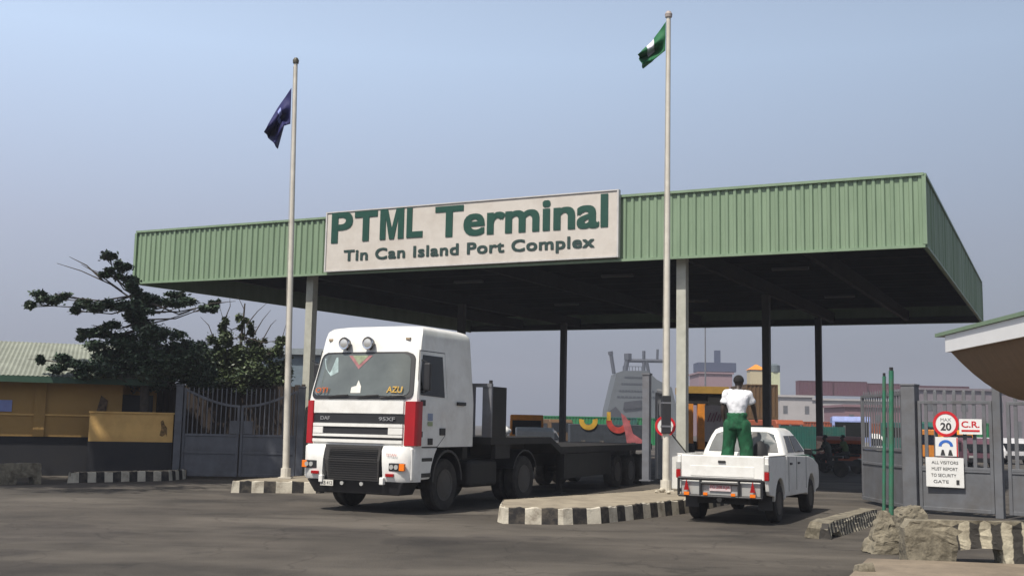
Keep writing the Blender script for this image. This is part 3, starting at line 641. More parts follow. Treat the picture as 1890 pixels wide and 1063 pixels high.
# red wrap-round corner deflectors
for s in (-1, 1):
    b = MB(); n = 8
    def cp(k, z, off):
        t = k/n; 
        if t < 0.6: x = s*(1.06+0.19*t/0.6); 
        else: x = s*1.25
        y = yfx(min(1.25, abs(x)), z) if t < 0.6 else yfx(1.25, z)+0.17*(t-0.6)/0.4
        return Vector((x+s*off*(0.3 if t < 0.4 else 1.0), y-off*(1.0 if t < 0.6 else 0.2), z))
    b.loft([[cp(k, z, 0.035) for k in range(n+1)]+[cp(k, z, 0.004) for k in range(n, -1, -1)] for z in (1.30, 1.6, 1.9, 2.14)])
    b.build('corner_trim', G['red'], tk, smooth=True)
# bumper: two corner blocks and a sloping dark mesh in the middle
for s in (-1, 1):
    nm = 'bumper_corner'; b = MB(); P = []
    for z, xi, yo in ((0.62, 0.74, -0.02), (0.70, 0.70, -0.06), (1.0, 0.68, -0.07), (1.2, 0.66, -0.05), (1.285, 0.66, 0.0)):
        r = [(s*xi, yo), (s*1.0, yo+0.02), (s*1.17, yo+0.09), (s*1.255, yo+0.22), (s*1.255, 0.42), (s*xi, 0.42)]
        P.append([(x, y, z) for x, y in r])
    b.loft(P); bc = b.build(nm, G['white_paint'], tk, smooth=True, bevel=0.012)
    hl = empty('headlight', (s*0.98, -0.065, 0.90)); hl.parent = tk
    b = MB(); b.hull8([Vector(p) for p in ((-0.15, 0, -0.075), (0.15, 0.0, -0.075), (0.15, 0.08, -0.075), (-0.15, 0.08, -0.075), (-0.15, 0, 0.075), (0.15, 0, 0.075), (0.15, 0.08, 0.075), (-0.15, 0.08, 0.075))]); b.build('surround', G['black_plastic'], hl, bevel=0.01)
    b = MB()
    for q in (-0.085, 0.02): disc(b, (q, -0.004, 0), (0, -1, 0), 0, 0.045, 0.01, seg=18)
    b.build('lens', G['clear'], hl)
    b = MB(); x0 = 0.085 if s > 0 else -0.20; b.box(x0, x0+0.115, -0.012, 0.05, -0.068, 0.068); b.build('indicator', G['amber'], hl, bevel=0.008)
    b = MB(); x0 = s*0.86; b.box(x0-0.09, x0+0.09, -0.085, -0.04, 0.715, 0.775); b.build('fog_light', G['redlens'], tk, bevel=0.008)
    b = MB(); b.box(s*0.70-0.045, s*0.70+0.045, -0.11, -0.02, 0.56, 0.70); b.build('towing_lug', G['white_paint'], tk, bevel=0.015)
text('TITAN', tk, frame((0.78, -0.088, 1.10), (1, 0.06, 0), (-0.06, -1, 0)), 0.22, 0.05, mat('faded_red', srgb(190, 110, 110)), name='bumper_lettering', extrude=0.002)
b = MB(); b.loft([[(-0.66, -0.02, 1.29), (0.64, -0.02, 1.29), (0.64, 0.1, 1.29), (-0.66, 0.1, 1.29)], [(-0.64, -0.07, 1.0), (0.62, -0.07, 1.0), (0.62, 0.1, 1.0), (-0.64, 0.1, 1.0)], [(-0.56, -0.05, 0.62), (0.60, -0.05, 0.62), (0.60, 0.1, 0.62), (-0.56, 0.1, 0.62)]]); b.build('radiator_mesh', G['grill_grey'], tk)
b = MB()
for i in range(14): z = 0.66+0.044*i; b.box(-0.55, 0.57, -0.085+abs(i-7)*0.003, -0.055, z, z+0.012)
b.build('mesh_slat', G['dark_steel'], tk)
b = MB(); b.loft([[(-1.12, 0.02, 0.615), (1.12, 0.02, 0.615), (1.12, 0.6, 0.615), (-1.12, 0.6, 0.615)], [(-0.98, 0.1, 0.36), (0.98, 0.1, 0.36), (0.98, 0.6, 0.36), (-0.98, 0.6, 0.36)]]); b.build('lower_valance', G['black_plastic'], tk, bevel=0.02)
b = MB(); b.box(-0.72, -0.42, -0.075, -0.055, 0.50, 0.61); pl = b.build('licence_plate', mat('plate_white', (0.6, 0.58, 0.52)), tk)
text('XB 412', pl, frame((-0.70, -0.078, 0.52), (1, 0, 0), (0, -1, 0)), 0.26, 0.07, blk_s, extrude=0.001)
for x, z in ((-0.25, 0.56), (0.2, 0.56)):
    b = MB(); disc(b, (x, -0.0, z), (0, -1, 0), 0, 0.04, 0.03, seg=14); b.build('lower_lamp', G['clear'], tk)
# roof spotlights and markers
for x in (-0.46, 0.10):
    z = 3.27; c = wpt(x, z, 0.0); sp = empty('spotlight', c); sp.parent = tk
    b = MB(); b.lathe([(0.001, -0.16), (0.075, -0.16), (0.115, -0.145), (0.12, -0.12), (0.10, -0.05), (0.04, 0.0), (0.001, 0.0)], (0, 0, 0), 'y', 20); b.build('housing', G['black_plastic'], sp, smooth=True)
    b = MB(); b.lathe([(0.001, -0.176), (0.07, -0.172), (0.095, -0.161), (0.001, -0.161)], (0, 0, 0), 'y', 20); b.build('lens', G['clear'], sp, smooth=True)
    b = MB(); b.lathe([(0.12, -0.13), (0.128, -0.15), (0.118, -0.17), (0.098, -0.165)], (0, 0, 0), 'y', 20); b.build('bezel', G['chrome'], sp, smooth=True)
    b = MB(); b.bar((0, -0.06, -0.09), (0, 0.03, -0.16), 0.03); b.build('bracket', G['black_plastic'], sp)
for x in (-0.93, 0.9):
    c = wpt(x, 3.36, 0.01); b = MB(); b.box(c.x-0.05, c.x+0.05, c.y-0.02, c.y+0.04, c.z-0.025, c.z+0.025); b.build('marker_light', mat('marker_lens', (0.35, 0.28, 0.2)), tk, bevel=0.008)
# side: door outline, window, handle
for s in (-1, 1):
    X = lambda z: hw_(z)
    def sp_(pts, off, name, m, th=0.012, parent=tk):
        b = MB(); b.loft([[(s*(X(z)+off), y, z) for y, z in pts], [(s*(X(z)+off-th), y, z) for y, z in pts]]); return b.build(name, m, parent)
    sp_([(0.242, 1.268), (1.012, 1.268), (1.318, 1.49), (1.378, 2.25), (1.378, 3.138), (0.405, 3.138), (0.302, 2.6), (0.242, 2.2)], 0.0025, 'door_gap', G['black_plastic'], 0.01)
    dr = sp_([(0.26, 1.285), (1.0, 1.285), (1.30, 1.5), (1.36, 2.25), (1.36, 3.12), (0.42, 3.12), (0.32, 2.6), (0.26, 2.2)], 0.008, 'door', G['white_paint'], 0.03)
    sp_([(0.34, 2.27), (1.26, 2.24), (1.26, 3.05), (0.50, 3.05), (0.38, 2.66)], 0.014, 'door_window', G['glass'], 0.012, dr)
    b = MB(); b.box(min(s*1.25, s*1.30), max(s*1.25, s*1.30), 1.75, 2.08, 2.10, 2.17); b.build('grab_handle', G['black_plastic'], tk, bevel=0.01)
    b = MB(); b.box(min(s*1.25, s*1.285), max(s*1.25, s*1.285), 1.08, 1.28, 1.50, 1.64); b.build('door_handle', G['black_plastic'], dr, bevel=0.01)
    for (y, z, r) in ((0.42, 2.12, 0.08), (0.34, 1.52, 0.08), (0.72, 1.38, 0.09)):
        b = MB(); b.box(min(s*1.245, s*1.275), max(s*1.245, s*1.275), y-r, y+r, z-r*0.7, z+r*0.7); b.build('hinge', G['black_plastic'], dr, bevel=0.01)
    sp_([(0.62, 1.78), (0.80, 1.78), (0.80, 1.92), (0.62, 1.92)], 0.013, 'door_sticker', mat('door_sticker', (0.25, 0.3, 0.42)), 0.006, dr)
    sp_([(0.62, 1.68), (0.80, 1.68), (0.80, 1.76), (0.62, 1.76)], 0.013, 'door_sticker', mat('door_sticker_green', (0.3, 0.36, 0.2)), 0.006, dr)
    # seam between roof and cab side
    b = MB(); b.box(min(s*1.14, s*1.148), max(s*1.14, s*1.148), 0.5, YB-0.06, 3.12, 3.135); b.build('roof_seam', G['grill_grey'], tk)
    mi_ = empty('side_mirror', (s*1.30, 0.42, 2.65)); mi_.parent = tk
    b = MB(); b.box(-0.04, 0.10, -0.03, 0.07, -0.30, 0.24); b.build('housing', G['black_plastic'], mi_, bevel=0.03)
    b = MB(); b.bar((-0.12, 0.03, 0.3), (0.02, 0.02, 0.25), 0.02); b.bar((-0.10, 0.03, -0.36), (0.02, 0.02, -0.3), 0.02); b.build('arm', G['black_plastic'], mi_)
for x, d in ((-0.3, .35), (-0.1, .5), (0.15, .4)):
    b = MB(); b.tube([(x, YB-.02, 1.9), (x+.03, YB+.25, 1.55-d*.3), (x+.02, YB+.6, 1.35), (x, YB+.85, 1.5)], 0.02, 6); b.build('air_hose', mat('hose', (.03, .03, .05) if x < 0 else (.2, .02, .02), .5), tk)
# rear cab wall window strip, wheel arches, chassis
for s in (-1, 1):
    b = MB(); pts = []
    for a in range(0, 181, 15): pts.append((1.45-0.60*math.cos(R(a)), 0.60+0.62*math.sin(R(a))))
    inn = [(1.45-0.55*math.cos(R(a)), 0.60+0.57*math.sin(R(a))) for a in range(180, -1, -15)]
    b.prism(pts+inn, s*0.86, s*1.255); b.build('wheel_arch', G['black_plastic'], tk, smooth=True)
    wheel(tk, (s*1.06, 1.45, 0.52), 0.52, 0.30, s); 
    wheel(tk, (s*1.08, 5.05, 0.52), 0.52, 0.30, s); wheel(tk, (s*0.74, 5.05, 0.52), 0.52, 0.29, s)
    b = MB(); b.box(min(s*0.62, s*1.2), max(s*0.62, s*1.2), 2.45, 3.75, 0.42, 0.98); b.build('fuel_tank', G['dark_steel'], tk, bevel=0.09, seg=4)
    b = MB(); b.box(min(s*0.36, s*0.46), max(s*0.36, s*0.46), 0.7, 6.0, 0.78, 1.02); b.build('chassis_rail', G['dark_steel'], tk)
    b = MB(); pts = [(5.05-0.66*math.cos(R(a)), 0.56+0.62*math.sin(R(a))) for a in range(20, 161, 14)]; inn = [(5.05-0.63*math.cos(R(a)), 0.56+0.59*math.sin(R(a))) for a in range(160, 19, -14)]
    b.prism(pts+inn, s*0.6, s*1.24); b.build('mudguard', G['black_plastic'], tk, smooth=True)
b = MB(); b.box(-0.75, 0.75, 0.8, 2.4, 0.55, 1.25); b.box(-0.9, 0.9, 0.62, 0.9, 0.7, 1.26); b.build('engine', G['dark_steel'], tk)
for y in (1.45, 5.05):
    b = MB(); b.tube([(-1.0, y, 0.5), (1.0, y, 0.5)], 0.09, 10); b.build('axle', G['dark_steel'], tk)
b = MB(); b.box(-1.1, 1.1, 2.32, 2.55, 1.0, 2.2); b.build('air_tank_panel', G['dark_steel'], tk, bevel=0.02)

# ------------------------------------------------------------------ trailer
TR = R(23.0); k5 = Vector((-2.98, 21.5, 0))+Vector((math.sin(TY), math.cos(TY), 0))*5.05
tx = Vector((math.cos(TR), -math.sin(TR), 0)); tyv = Vector((math.sin(TR), math.cos(TR), 0))
tlo = k5-tyv*2.05
tl = empty('flatbed_trailer', tlo, -TR); tag(tl, 'long black empty flatbed trailer coupled behind the white truck', 'trailer')
b = MB(); b.box(-1.24, 1.24, 0, 3.6, 1.30, 1.46); b.prism([(3.6, 1.30), (3.6, 1.46), (4.3, 1.22), (4.3, 1.04)], -1.24, 1.24); b.box(-1.24, 1.24, 4.3, 12.6, 1.04, 1.22); b.build('deck', G['dark_steel'], tl, bevel=0.01)
b = MB()
for s in (-1, 1):
    b.box(min(s*0.4, s*0.52), max(s*0.4, s*0.52), 0.5, 3.6, 1.06, 1.3); b.box(min(s*0.4, s*0.52), max(s*0.4, s*0.52), 4.2, 12.4, 0.72, 1.04)
    b.box(min(s*1.1, s*1.22), max(s*1.1, s*1.22), 4.6, 8.4, 0.42, 1.03); b.box(min(s*1.12, s*1.22), max(s*1.12, s*1.22), 0.3, 1.1, 1.0, 1.3)
b.build('side_skirt', G['dark_steel'], tl)
for y in (9.1, 10.4, 11.7):
    for s in (-1, 1): wheel(tl, (s*1.06, y, 0.46), 0.46, 0.34, s)
    b = MB(); b.tube([(-1, y, 0.46), (1, y, 0.46)], 0.08, 8); b.build('axle', G['dark_steel'], tl)
for s in (-1, 1):
    b = MB(); b.box(s*0.8-0.06, s*0.8+0.06, 5.3, 5.42, 0.05, 1.03); b.box(s*0.8-0.13, s*0.8+0.13, 5.2, 5.52, 0.0, 0.05); b.build('landing_leg', G['dark_steel'], tl)
hb = empty('headboard', (0, 0, 1.46)); hb.parent = tl
hbz = 1.06
b = MB()
for x in (-1.2, -0.6, 0.0, 0.55, 0.8, 1.2): b.box(x-0.035, x+0.035, 0.0, 0.07, 0, hbz)
b.box(-1.235, 1.235, -0.01, 0.08, hbz+0.002, hbz+0.08); b.box(1.02, 1.16, 0.01, 0.05, 0, hbz); b.build('front_frame', G['grey_steel'], hb)
for x in (1.18, -1.235): b = MB(); b.box(x, x+.055, 0.085, 0.82, 0, hbz+0.02); b.build('side_cheek', G['dark_steel'], hb)
b = MB()
for x in (0.57, 1.2): b.box(x-0.03, x+0.03, 0.0, 0.06, hbz+0.083, hbz+0.15)
b.build('stake_top', G['dark_steel'], hb)
def tw(x, y, z): return tlo+tx*x+tyv*y+Vector((0, 0, z))

# ------------------------------------------------------------------ pickup
PYAW = TH; pr = gnd(1419, 971); pe = pr-EXR*0.86
pk_ = empty('pickup_truck', (pe.x, pe.y, 0), -PYAW); tag(pk_, 'white double cab pickup driving in with a person standing in its bed', 'pickup truck')
def arch(cy, r, n=12, zc=0.36): return [(cy+r*math.cos(R(a)), zc+r*math.sin(R(a))) for a in range(180, -1, -15)]
# y forward (away from the camera)
for s in (-1, 1):
    prof = [(0.0, 0.80), (0.06, 0.60), (0.12, 0.52)]+[(0.12+0.0, 0.5)]+[(0.5, 0.48)]+arch(0.98, 0.42, zc=0.40)+[(1.44, 0.46), (1.52, 0.46), (1.52, 1.23), (0.0, 1.235)]
    prof = [(0.0, 1.235), (0.0, 0.80), (0.05, 0.62), (0.12, 0.54), (0.5, 0.50)]+arch(0.98, 0.43, zc=0.40)+[(1.46, 0.46), (1.52, 0.46), (1.52, 1.235)]
    b = MB(); b.prism(prof, s*0.79, s*0.865); b.build('bed_side', G['white_paint'], pk_, bevel=0.018)
    b = MB(); b.box(s*0.82-0.055, s*0.82+0.055, 0.02, 1.5, 1.238, 1.262); b.build('bed_rail', G['white_paint'], pk_, bevel=0.008)
    b = MB(); pp = arch(0.98, 0.44, zc=0.40); b.prism(pp, s*0.62, s*0.785); b.build('wheel_housing', G['dark_steel'], pk_)
b = MB(); b.box(-0.79, 0.79, 0.06, 1.5, 0.86, 0.90); b.build('bed_floor', mat('bed_floor', (0.3, 0.29, 0.27), 0.6), pk_)
tg = MB(); tg.box(-0.785, 0.785, -0.005, 0.05, 0.80, 1.25); tgo = tg.build('tailgate', G['white_paint'], pk_, bevel=0.02)
b = MB(); b.box(-0.07, 0.07, -0.03, -0.006, 1.11, 1.155); b.build('tailgate_handle', G['black_plastic'], tgo, bevel=0.006)
b = MB(); b.box(-0.60, 0.60, -0.014, -0.006, 0.86, 1.05); b.build('pressed_panel', G['white_paint'], tgo, bevel=0.006)
for s in (-1, 1):
    tl_ = empty('tail_light', (s*0.835, -0.01, 0.97)); tl_.parent = pk_
    b = MB(); b.box(-0.045, 0.04, -0.02, 0.05, -0.16, 0.0); b.build('red_lens', G['redlens'], tl_, bevel=0.01)
    b = MB(); b.box(-0.045, 0.04, -0.02, 0.05, 0.003, 0.14); b.build('clear_lens', G['clear'], tl_, bevel=0.01)
# rear bumper: tubular bar frame with reflectors, number plate
b = MB()
for p0, p1 in (((-0.78, -0.18, 0.82), (0.78, -0.18, 0.82)), ((-0.78, -0.18, 0.50), (0.78, -0.18, 0.50)), ((-0.78, -0.18, 0.5), (-0.78, -0.18, 0.82)), ((0.78, -0.18, 0.5), (0.78, -0.18, 0.82)), ((-0.36, -0.18, 0.5), (-0.36, -0.18, 0.82)), ((0.36, -0.18, 0.5), (0.36, -0.18, 0.82)), ((-0.36, -0.18, 0.74), (0.36, -0.18, 0.74)), ((-0.78, -0.18, 0.6), (-0.7, 0.2, 0.55)), ((0.78, -0.18, 0.6), (0.7, 0.2, 0.55))):
    b.tube([p0, p1], 0.026, 8)
b.build('rear_bar', G['black_plastic'], pk_, smooth=True)
b = MB(); b.box(-0.76, 0.76, -0.12, 0.03, 0.50, 0.775); b.build('rear_bumper', mat('bumper_silver', (0.42, 0.42, 0.4), 0.4, 0.3), pk_, bevel=0.03)
b = MB(); b.box(-0.20, 0.20, -0.15, -0.125, 0.60, 0.73); p_ = b.build('licence_plate', mat('plate_pale', (0.62, 0.5, 0.5)), pk_)
text('FG 208 KJA', p_, frame((-0.18, -0.153, 0.63), (1, 0, 0), (0, -1, 0)), 0.36, 0.07, red_s, extrude=0.001)
for s in (-1, 1):
    b = MB(); b.prism([(s*0.62-0.05, 0.60), (s*0.62+0.05, 0.60), (s*0.62, 0.80)], -0.215, -0.19, 'y'); b.build('red_reflector', G['redlens'], pk_)
    b = MB(); b.box(s*0.62-0.05, s*0.62+0.05, -0.215, -0.19, 0.51, 0.57); b.build('amber_reflector', G['amber'], pk_)
    b = MB(); b.box(s*0.26-0.04, s*0.26+0.04, -0.215, -0.19, 0.52, 0.57); b.build('amber_reflector', G['amber'], pk_)
b = MB(); b.box(-0.5, 0.5, 0.1, 4.4, 0.36, 0.52); b.tube([(0, -0.2, 0.45), (0, 0.2, 0.45)], 0.05, 8); b.build('underbody', G['dark_steel'], pk_)
# cab: lower body with bonnet
prof = [(1.55, 0.46), (3.52, 0.44)]+arch(4.02, 0.43, zc=0.40)+[(4.48, 0.46), (4.78, 0.50), (4.86, 0.62), (4.86, 0.82), (4.78, 1.0), (4.3, 1.13), (3.72, 1.20), (1.55, 1.245)]
b = MB(); V = []
for x, sh in ((-0.865, 0.0), (-0.84, 0.0), (0.84, 0.0), (0.865, 0.0)): V.append([(x, y, z) for y, z in prof])
b.loft(V); body = b.build('cab_body', G['white_paint'], pk_, bevel=0.03, seg=3)
# greenhouse
def gh(z, xw, y0, y1, r=0.10):
    pts = []
    for cx, cy, a0 in ((xw-r, y1-r, 0), (-xw+r, y1-r, 90), (-xw+r, y0+r, 180), (xw-r, y0+r, 270)):
        for a in (0, 30, 60, 90): pts.append((cx+r*math.cos(R(a0+a)), cy+r*math.sin(R(a0+a)), z))
    return pts
b = MB(); b.loft([gh(1.235, 0.83, 1.56, 3.80), gh(1.30, 0.82, 1.58, 3.66), gh(1.6, 0.71, 1.72, 3.18), gh(1.72, 0.65, 1.80, 2.96), gh(1.77, 0.58, 1.90, 2.85), gh(1.785, 0.4, 2.05, 2.7)]); gho = b.build('cab_roof', G['white_paint'], pk_, smooth=True)
# windows slightly proud of the pillars
def gw(pts, name, m=G['glass'], n=(0, -1, 0.3), off=0.012):
    n = Vector(n).normalized(); b = MB(); b.loft([[Vector(p)+n*off for p in pts], [Vector(p)-n*0.02 for p in pts]]); return b.build(name, m, pk_)
def ghx(z): return 0.82-0.11*(z-1.30)/0.30
def ghy(z): return 1.58+0.14*(z-1.30)/0.30
rwg = mat('rear_glass', (0.10, 0.115, 0.12), 0.1, var=0.3, scale=3, coat=1)
gw([(-0.70, ghy(1.30), 1.30), (0.70, ghy(1.30), 1.30), (0.65, ghy(1.48), 1.48), (0.58, ghy(1.64)-0.0, 1.64), (0.44, ghy(1.69)+0.01, 1.69), (-0.44, ghy(1.69)+0.01, 1.69), (-0.58, ghy(1.64), 1.64), (-0.65, ghy(1.48), 1.48)], 'rear_window', rwg)
for s in (-1, 1):
    n = (s, 0, 0.35)
    gw([(s*ghx(1.29), 1.80, 1.29), (s*ghx(1.29), 2.42, 1.29), (s*ghx(1.62), 2.42, 1.62), (s*ghx(1.62), 1.98, 1.62)], 'side_window', n=n)
    gw([(s*ghx(1.29), 2.50, 1.29), (s*ghx(1.29), 3.42, 1.29), (s*ghx(1.62), 2.98, 1.62), (s*ghx(1.62), 2.50, 1.62)], 'side_window', n=n)
    for y in (1.72, 2.46, 3.42):
        b = MB(); b.box(s*0.866-0.004, s*0.866+0.004, y, y+0.012, 0.55, 1.21); b.build('door_gap', G['black_plastic'], pk_)
    for y in (1.84, 2.58):
        b = MB(); b.box(s*0.872-0.014, s*0.872+0.014, y, y+0.16, 1.06, 1.10); b.build('door_handle', G['black_plastic'], pk_, bevel=0.005)
    mm = empty('side_mirror', (s*0.95, 3.22, 1.30)); mm.parent = pk_
    b = MB(); b.box(-0.08, 0.08, -0.035, 0.035, -0.055, 0.065); b.build('housing', G['black_plastic'], mm, bevel=0.02)
    b = MB(); b.box(-0.065, 0.065, -0.045, -0.037, -0.04, 0.05); b.build('glass', G['glass'], mm)
    for y, yy in ((0.98, 0), (4.02, 1)): wheel(pk_, (s*0.74, y, 0.36), 0.36, 0.23, s)
    b = MB(); b.box(s*0.70-0.13, s*0.70+0.13, 0.42, 0.44, 0.25, 0.60); b.build('mud_flap', G['black_plastic'], pk_)
b = MB(); P_ = [(-0.66, 3.60, 1.31), (0.66, 3.60, 1.31), (0.58, 3.08, 1.66), (-0.58, 3.08, 1.66)]; gw(P_, 'windscreen', n=(0, 0.5, 0.8)); b.bm.free()
for y in (0.98, 4.02):
    b = MB(); b.tube([(-0.7, y, 0.36), (0.7, y, 0.36)], 0.06, 8); b.build('axle', G['dark_steel'], pk_)
for s in (-1, 1):
    b = MB(); b.box(s*0.66-0.13, s*0.66+0.13, 4.80, 4.88, 0.72, 0.90); b.build('headlight', G['clear'], pk_, bevel=0.02)
def pw_(x, y, z): return Vector((pe.x, pe.y, 0))+EXR*x+EYD*y+Vector((0, 0, z))

# ------------------------------------------------------------------ people
SKIN = mat('dark_skin', (0.035, 0.022, 0.016), 0.55, var=0.1); HAIR = mat('black_hair', (0.008, 0.007, 0.007), 0.9)
def fold(t, amp):
    from mathutils import noise as nz
    bmesh.ops.recalc_face_normals(t.bm, faces=t.bm.faces); bmesh.ops.subdivide_edges(t.bm, edges=t.bm.edges[:], cuts=2, use_grid_fill=True, smooth=0.6); t.bm.normal_update()
    for v in t.bm.verts: v.co += v.normal*amp*(nz.noise(Vector((v.co.x*16, v.co.y*16, v.co.z*7)))*1.6+math.sin(v.co.z*38+v.co.x*18)*0.45)
def person(loc, rz, J, shirt, trousers, label, h=1.8, group=None, hands=True, baggy=1.0, shoe=None, cat='person'):
    """J: joint positions in units of the standing height, x right, y forward (the way the person faces)"""
    o = empty('person', loc, rz); tag(o, label, cat, group)
    K = {k: Vector(v)*h for k, v in J.items()}
    bm = bmesh.new(); me = bpy.data.meshes.new('body'); V = {}; rad = {}
    def v(k, p, r): V[k] = bm.verts.new(p); rad[k] = r*h/1.8; return V[k]
    def e(a, c): bm.edges.new((V[a], V[c]))
    v('pelvis', K['pelvis'], 0.115); v('chest', K['chest'], 0.108); v('neckb', K['neck'], 0.056); e('pelvis', 'chest'); e('chest', 'neckb')
    hd = K['head']; v('chin', K['neck']*0.45+hd*0.55+Vector((0, 0.01, 0)), 0.062); v('hc', hd+Vector((0, 0.008, 0)), 0.088); v('ht', hd+Vector((0, -0.01, 0.052*h/1.8)), 0.078); e('neckb', 'chin'); e('chin', 'hc'); e('hc', 'ht')
    v('nose', hd+Vector((0, 0.105, -0.015)), 0.014); e('hc', 'nose')
    for s in 'lr':
        g_ = -1 if s == 'l' else 1
        v('ear'+s, hd+Vector((g_*0.088, -0.005, -0.01)), 0.016); e('hc', 'ear'+s)
        v('sh'+s, K['sh'+s], 0.062); v('el'+s, K['el'+s], 0.042); v('wr'+s, K['wr'+s], 0.027); e('chest', 'sh'+s); e('sh'+s, 'el'+s); e('el'+s, 'wr'+s)
        v('hip'+s, K['hip'+s], 0.092); v('kn'+s, K['kn'+s], 0.058); v('an'+s, K['an'+s], 0.04); v('to'+s, K['to'+s], 0.035); e('pelvis', 'hip'+s); e('hip'+s, 'kn'+s); e('kn'+s, 'an'+s); e('an'+s, 'to'+s)
        d = (K['wr'+s]-K['el'+s]).normalized(); sd_ = Vector((0, 1, 0)); sd_ = (sd_-d*sd_.dot(d)).normalized()
        if 'hd'+s in K: d = (K['hd'+s]-K['wr'+s]).normalized(); sd_ = Vector((0, 0, 1)) if abs(d.z) < 0.7 else Vector((0, 1, 0)); sd_ = (sd_-d*sd_.dot(d)).normalized()
        palm = K['wr'+s]+d*0.055; v('pa'+s, palm, 0.033); e('wr'+s, 'pa'+s)
        if hands:
            inn = d.cross(sd_)*g_
            for i, (q, ln) in enumerate(((-0.030, 0.068), (-0.010, 0.08), (0.011, 0.075), (0.031, 0.058))):
                a = palm+d*0.035+sd_*q; v(f'f{s}{i}', a, 0.012); v(f'g{s}{i}', a+d*ln*0.55+inn*0.006, 0.0095); v(f'h{s}{i}', a+d*ln+inn*0.024, 0.008); e('pa'+s, f'f{s}{i}'); e(f'f{s}{i}', f'g{s}{i}'); e(f'g{s}{i}', f'h{s}{i}')
            a = palm-d*0.015+sd_*0.038; v(f't{s}', a, 0.013); v(f'u{s}', a+d*0.035+sd_*0.02, 0.0095); e('pa'+s, f't{s}'); e(f't{s}', f'u{s}')
    bm.verts.ensure_lookup_table(); bm.verts.index_update(); order = {V[k].index: rad[k] for k in V}; root_i = V['pelvis'].index
    bm.to_mesh(me); bm.free()
    ob = bpy.data.objects.new('body', me); col.objects.link(ob); ob.modifiers.new('skin', 'SKIN'); ob.modifiers.new('ss', 'SUBSURF').levels = 2
    ob.modifiers['ss'].render_levels = 2; ob.modifiers['skin'].use_smooth_shade = True
    sv = me.skin_vertices[0].data
    for i, x in enumerate(sv): x.radius = (order[i], order[i]); x.use_root = (i == root_i)
    dg = bpy.context.evaluated_depsgraph_get(); dg.update(); m2 = bpy.data.meshes.new_from_object(ob.evaluated_get(dg)); bpy.data.objects.remove(ob)
    m2.materials.clear(); m2.materials.append(SKIN)
    for p in m2.polygons: p.use_smooth = True
    b_ = bpy.data.objects.new('body', m2); col.objects.link(b_); b_.parent = o
    # hair
    t = MB(); bmesh.ops.create_uvsphere(t.bm, u_segments=16, v_segments=12, radius=0.104*h/1.8)
    for q in t.bm.verts: q.co = Vector((q.co.x*0.93, q.co.y*1.05-0.012, q.co.z*0.98))+hd+Vector((0, 0, 0.03))
    bmesh.ops.delete(t.bm, geom=[q for q in t.bm.verts if q.co.z < hd.z-0.01 or (q.co.y > hd.y+0.055 and q.co.z < hd.z+0.07)], context='VERTS')
    hr = t.build('hair', HAIR, b_, smooth='all')
    for (x) in (-0.034, 0.034):
        t = MB(); bmesh.ops.create_icosphere(t.bm, subdivisions=1, radius=0.013, matrix=Matrix.Translation(hd+Vector((x, 0.088, 0.012)))); t.build('eye', mat('eye', (0.5, 0.5, 0.48)), b_)
    t = MB(); t.tube([hd+Vector((-0.025, 0.082, -0.055)), hd+Vector((0, 0.09, -0.055)), hd+Vector((0.025, 0.082, -0.055))], 0.006, 6); t.build('mouth', mat('lips', (0.06, 0.025, 0.02)), b_)
    # shirt: torso and sleeves
    pe_, chv, nk = K['pelvis'], K['chest'], K['neck']; up = (chv-pe_)
    T_ = [(pe_+Vector((0, 0, -0.01)), 0.145, 0.095), (pe_+up*0.35, 0.152, 0.105), (pe_+up*0.7, 0.18, 0.13), (chv+(nk-chv)*0.0, 0.20, 0.138), (chv+(nk-chv)*0.45, 0.205, 0.125), (chv+(nk-chv)*0.72, 0.19, 0.115), (chv+(nk-chv)*0.92, 0.13, 0.10), (nk*0.95+chv*0.05, 0.08, 0.08), (nk, 0.07, 0.072)]
    t = MB(); sc_ = h/1.8; n = 20; rings = []
    for c, rx, ry in T_: rings.append([c+Vector((rx*sc_*math.cos(2*math.pi*k/n)*(1+0.02*math.sin(k*5)), (ry+0.018)*sc_*math.sin(2*math.pi*k/n)*(1+0.03*math.sin(k*3+c.z*20)), 0)) for k in range(n)])
    t.loft(rings, caps=False)
    for s in 'lr':
        a, c = K['sh'+s], K['el'+s]; t.tube([nk*0.55+a*0.45-Vector((0, 0, 0.045)), a*0.75+nk*0.25-Vector((0, 0, 0.03)), a-Vector((0, 0, 0.01)), a+(c-a)*0.3, a+(c-a)*0.62], [0.07*sc_, 0.078*sc_, 0.076*sc_, 0.066*sc_, 0.07*sc_], 14)
    fold(t, 0.006*sc_); so_ = t.build('shirt', shirt, b_, smooth='all')
    # trousers
    t = MB(); rings = []
    for c, rx, ry in ((pe_+up*0.30, 0.168, 0.138), (pe_+up*0.05, 0.174, 0.142), (pe_+Vector((0, 0, -0.09*sc_)), 0.178*(.7+.3*baggy), 0.138*(.6+.4*baggy)), (pe_+Vector((0, 0, -0.2*sc_)), 0.18*(.6+.4*baggy), 0.125*(.5+.5*baggy))):
        rings.append([c+Vector((rx*sc_*math.cos(2*math.pi*k/n), ry*sc_*math.sin(2*math.pi*k/n), 0)) for k in range(n)])
    t.loft(rings)
    for s in 'lr':
        a, k_, an = K['hip'+s], K['kn'+s], K['an'+s]
        t.tube([a+Vector((0, 0, 0.03)), a+(k_-a)*0.5, k_, k_+(an-k_)*0.5, an+(k_-an)*0.08], [x*sc_*baggy for x in (0.085, 0.095, 0.09, 0.085, 0.078)], 14)
    fold(t, 0.010*sc_); t.build('trousers', trousers, b_, smooth='all')
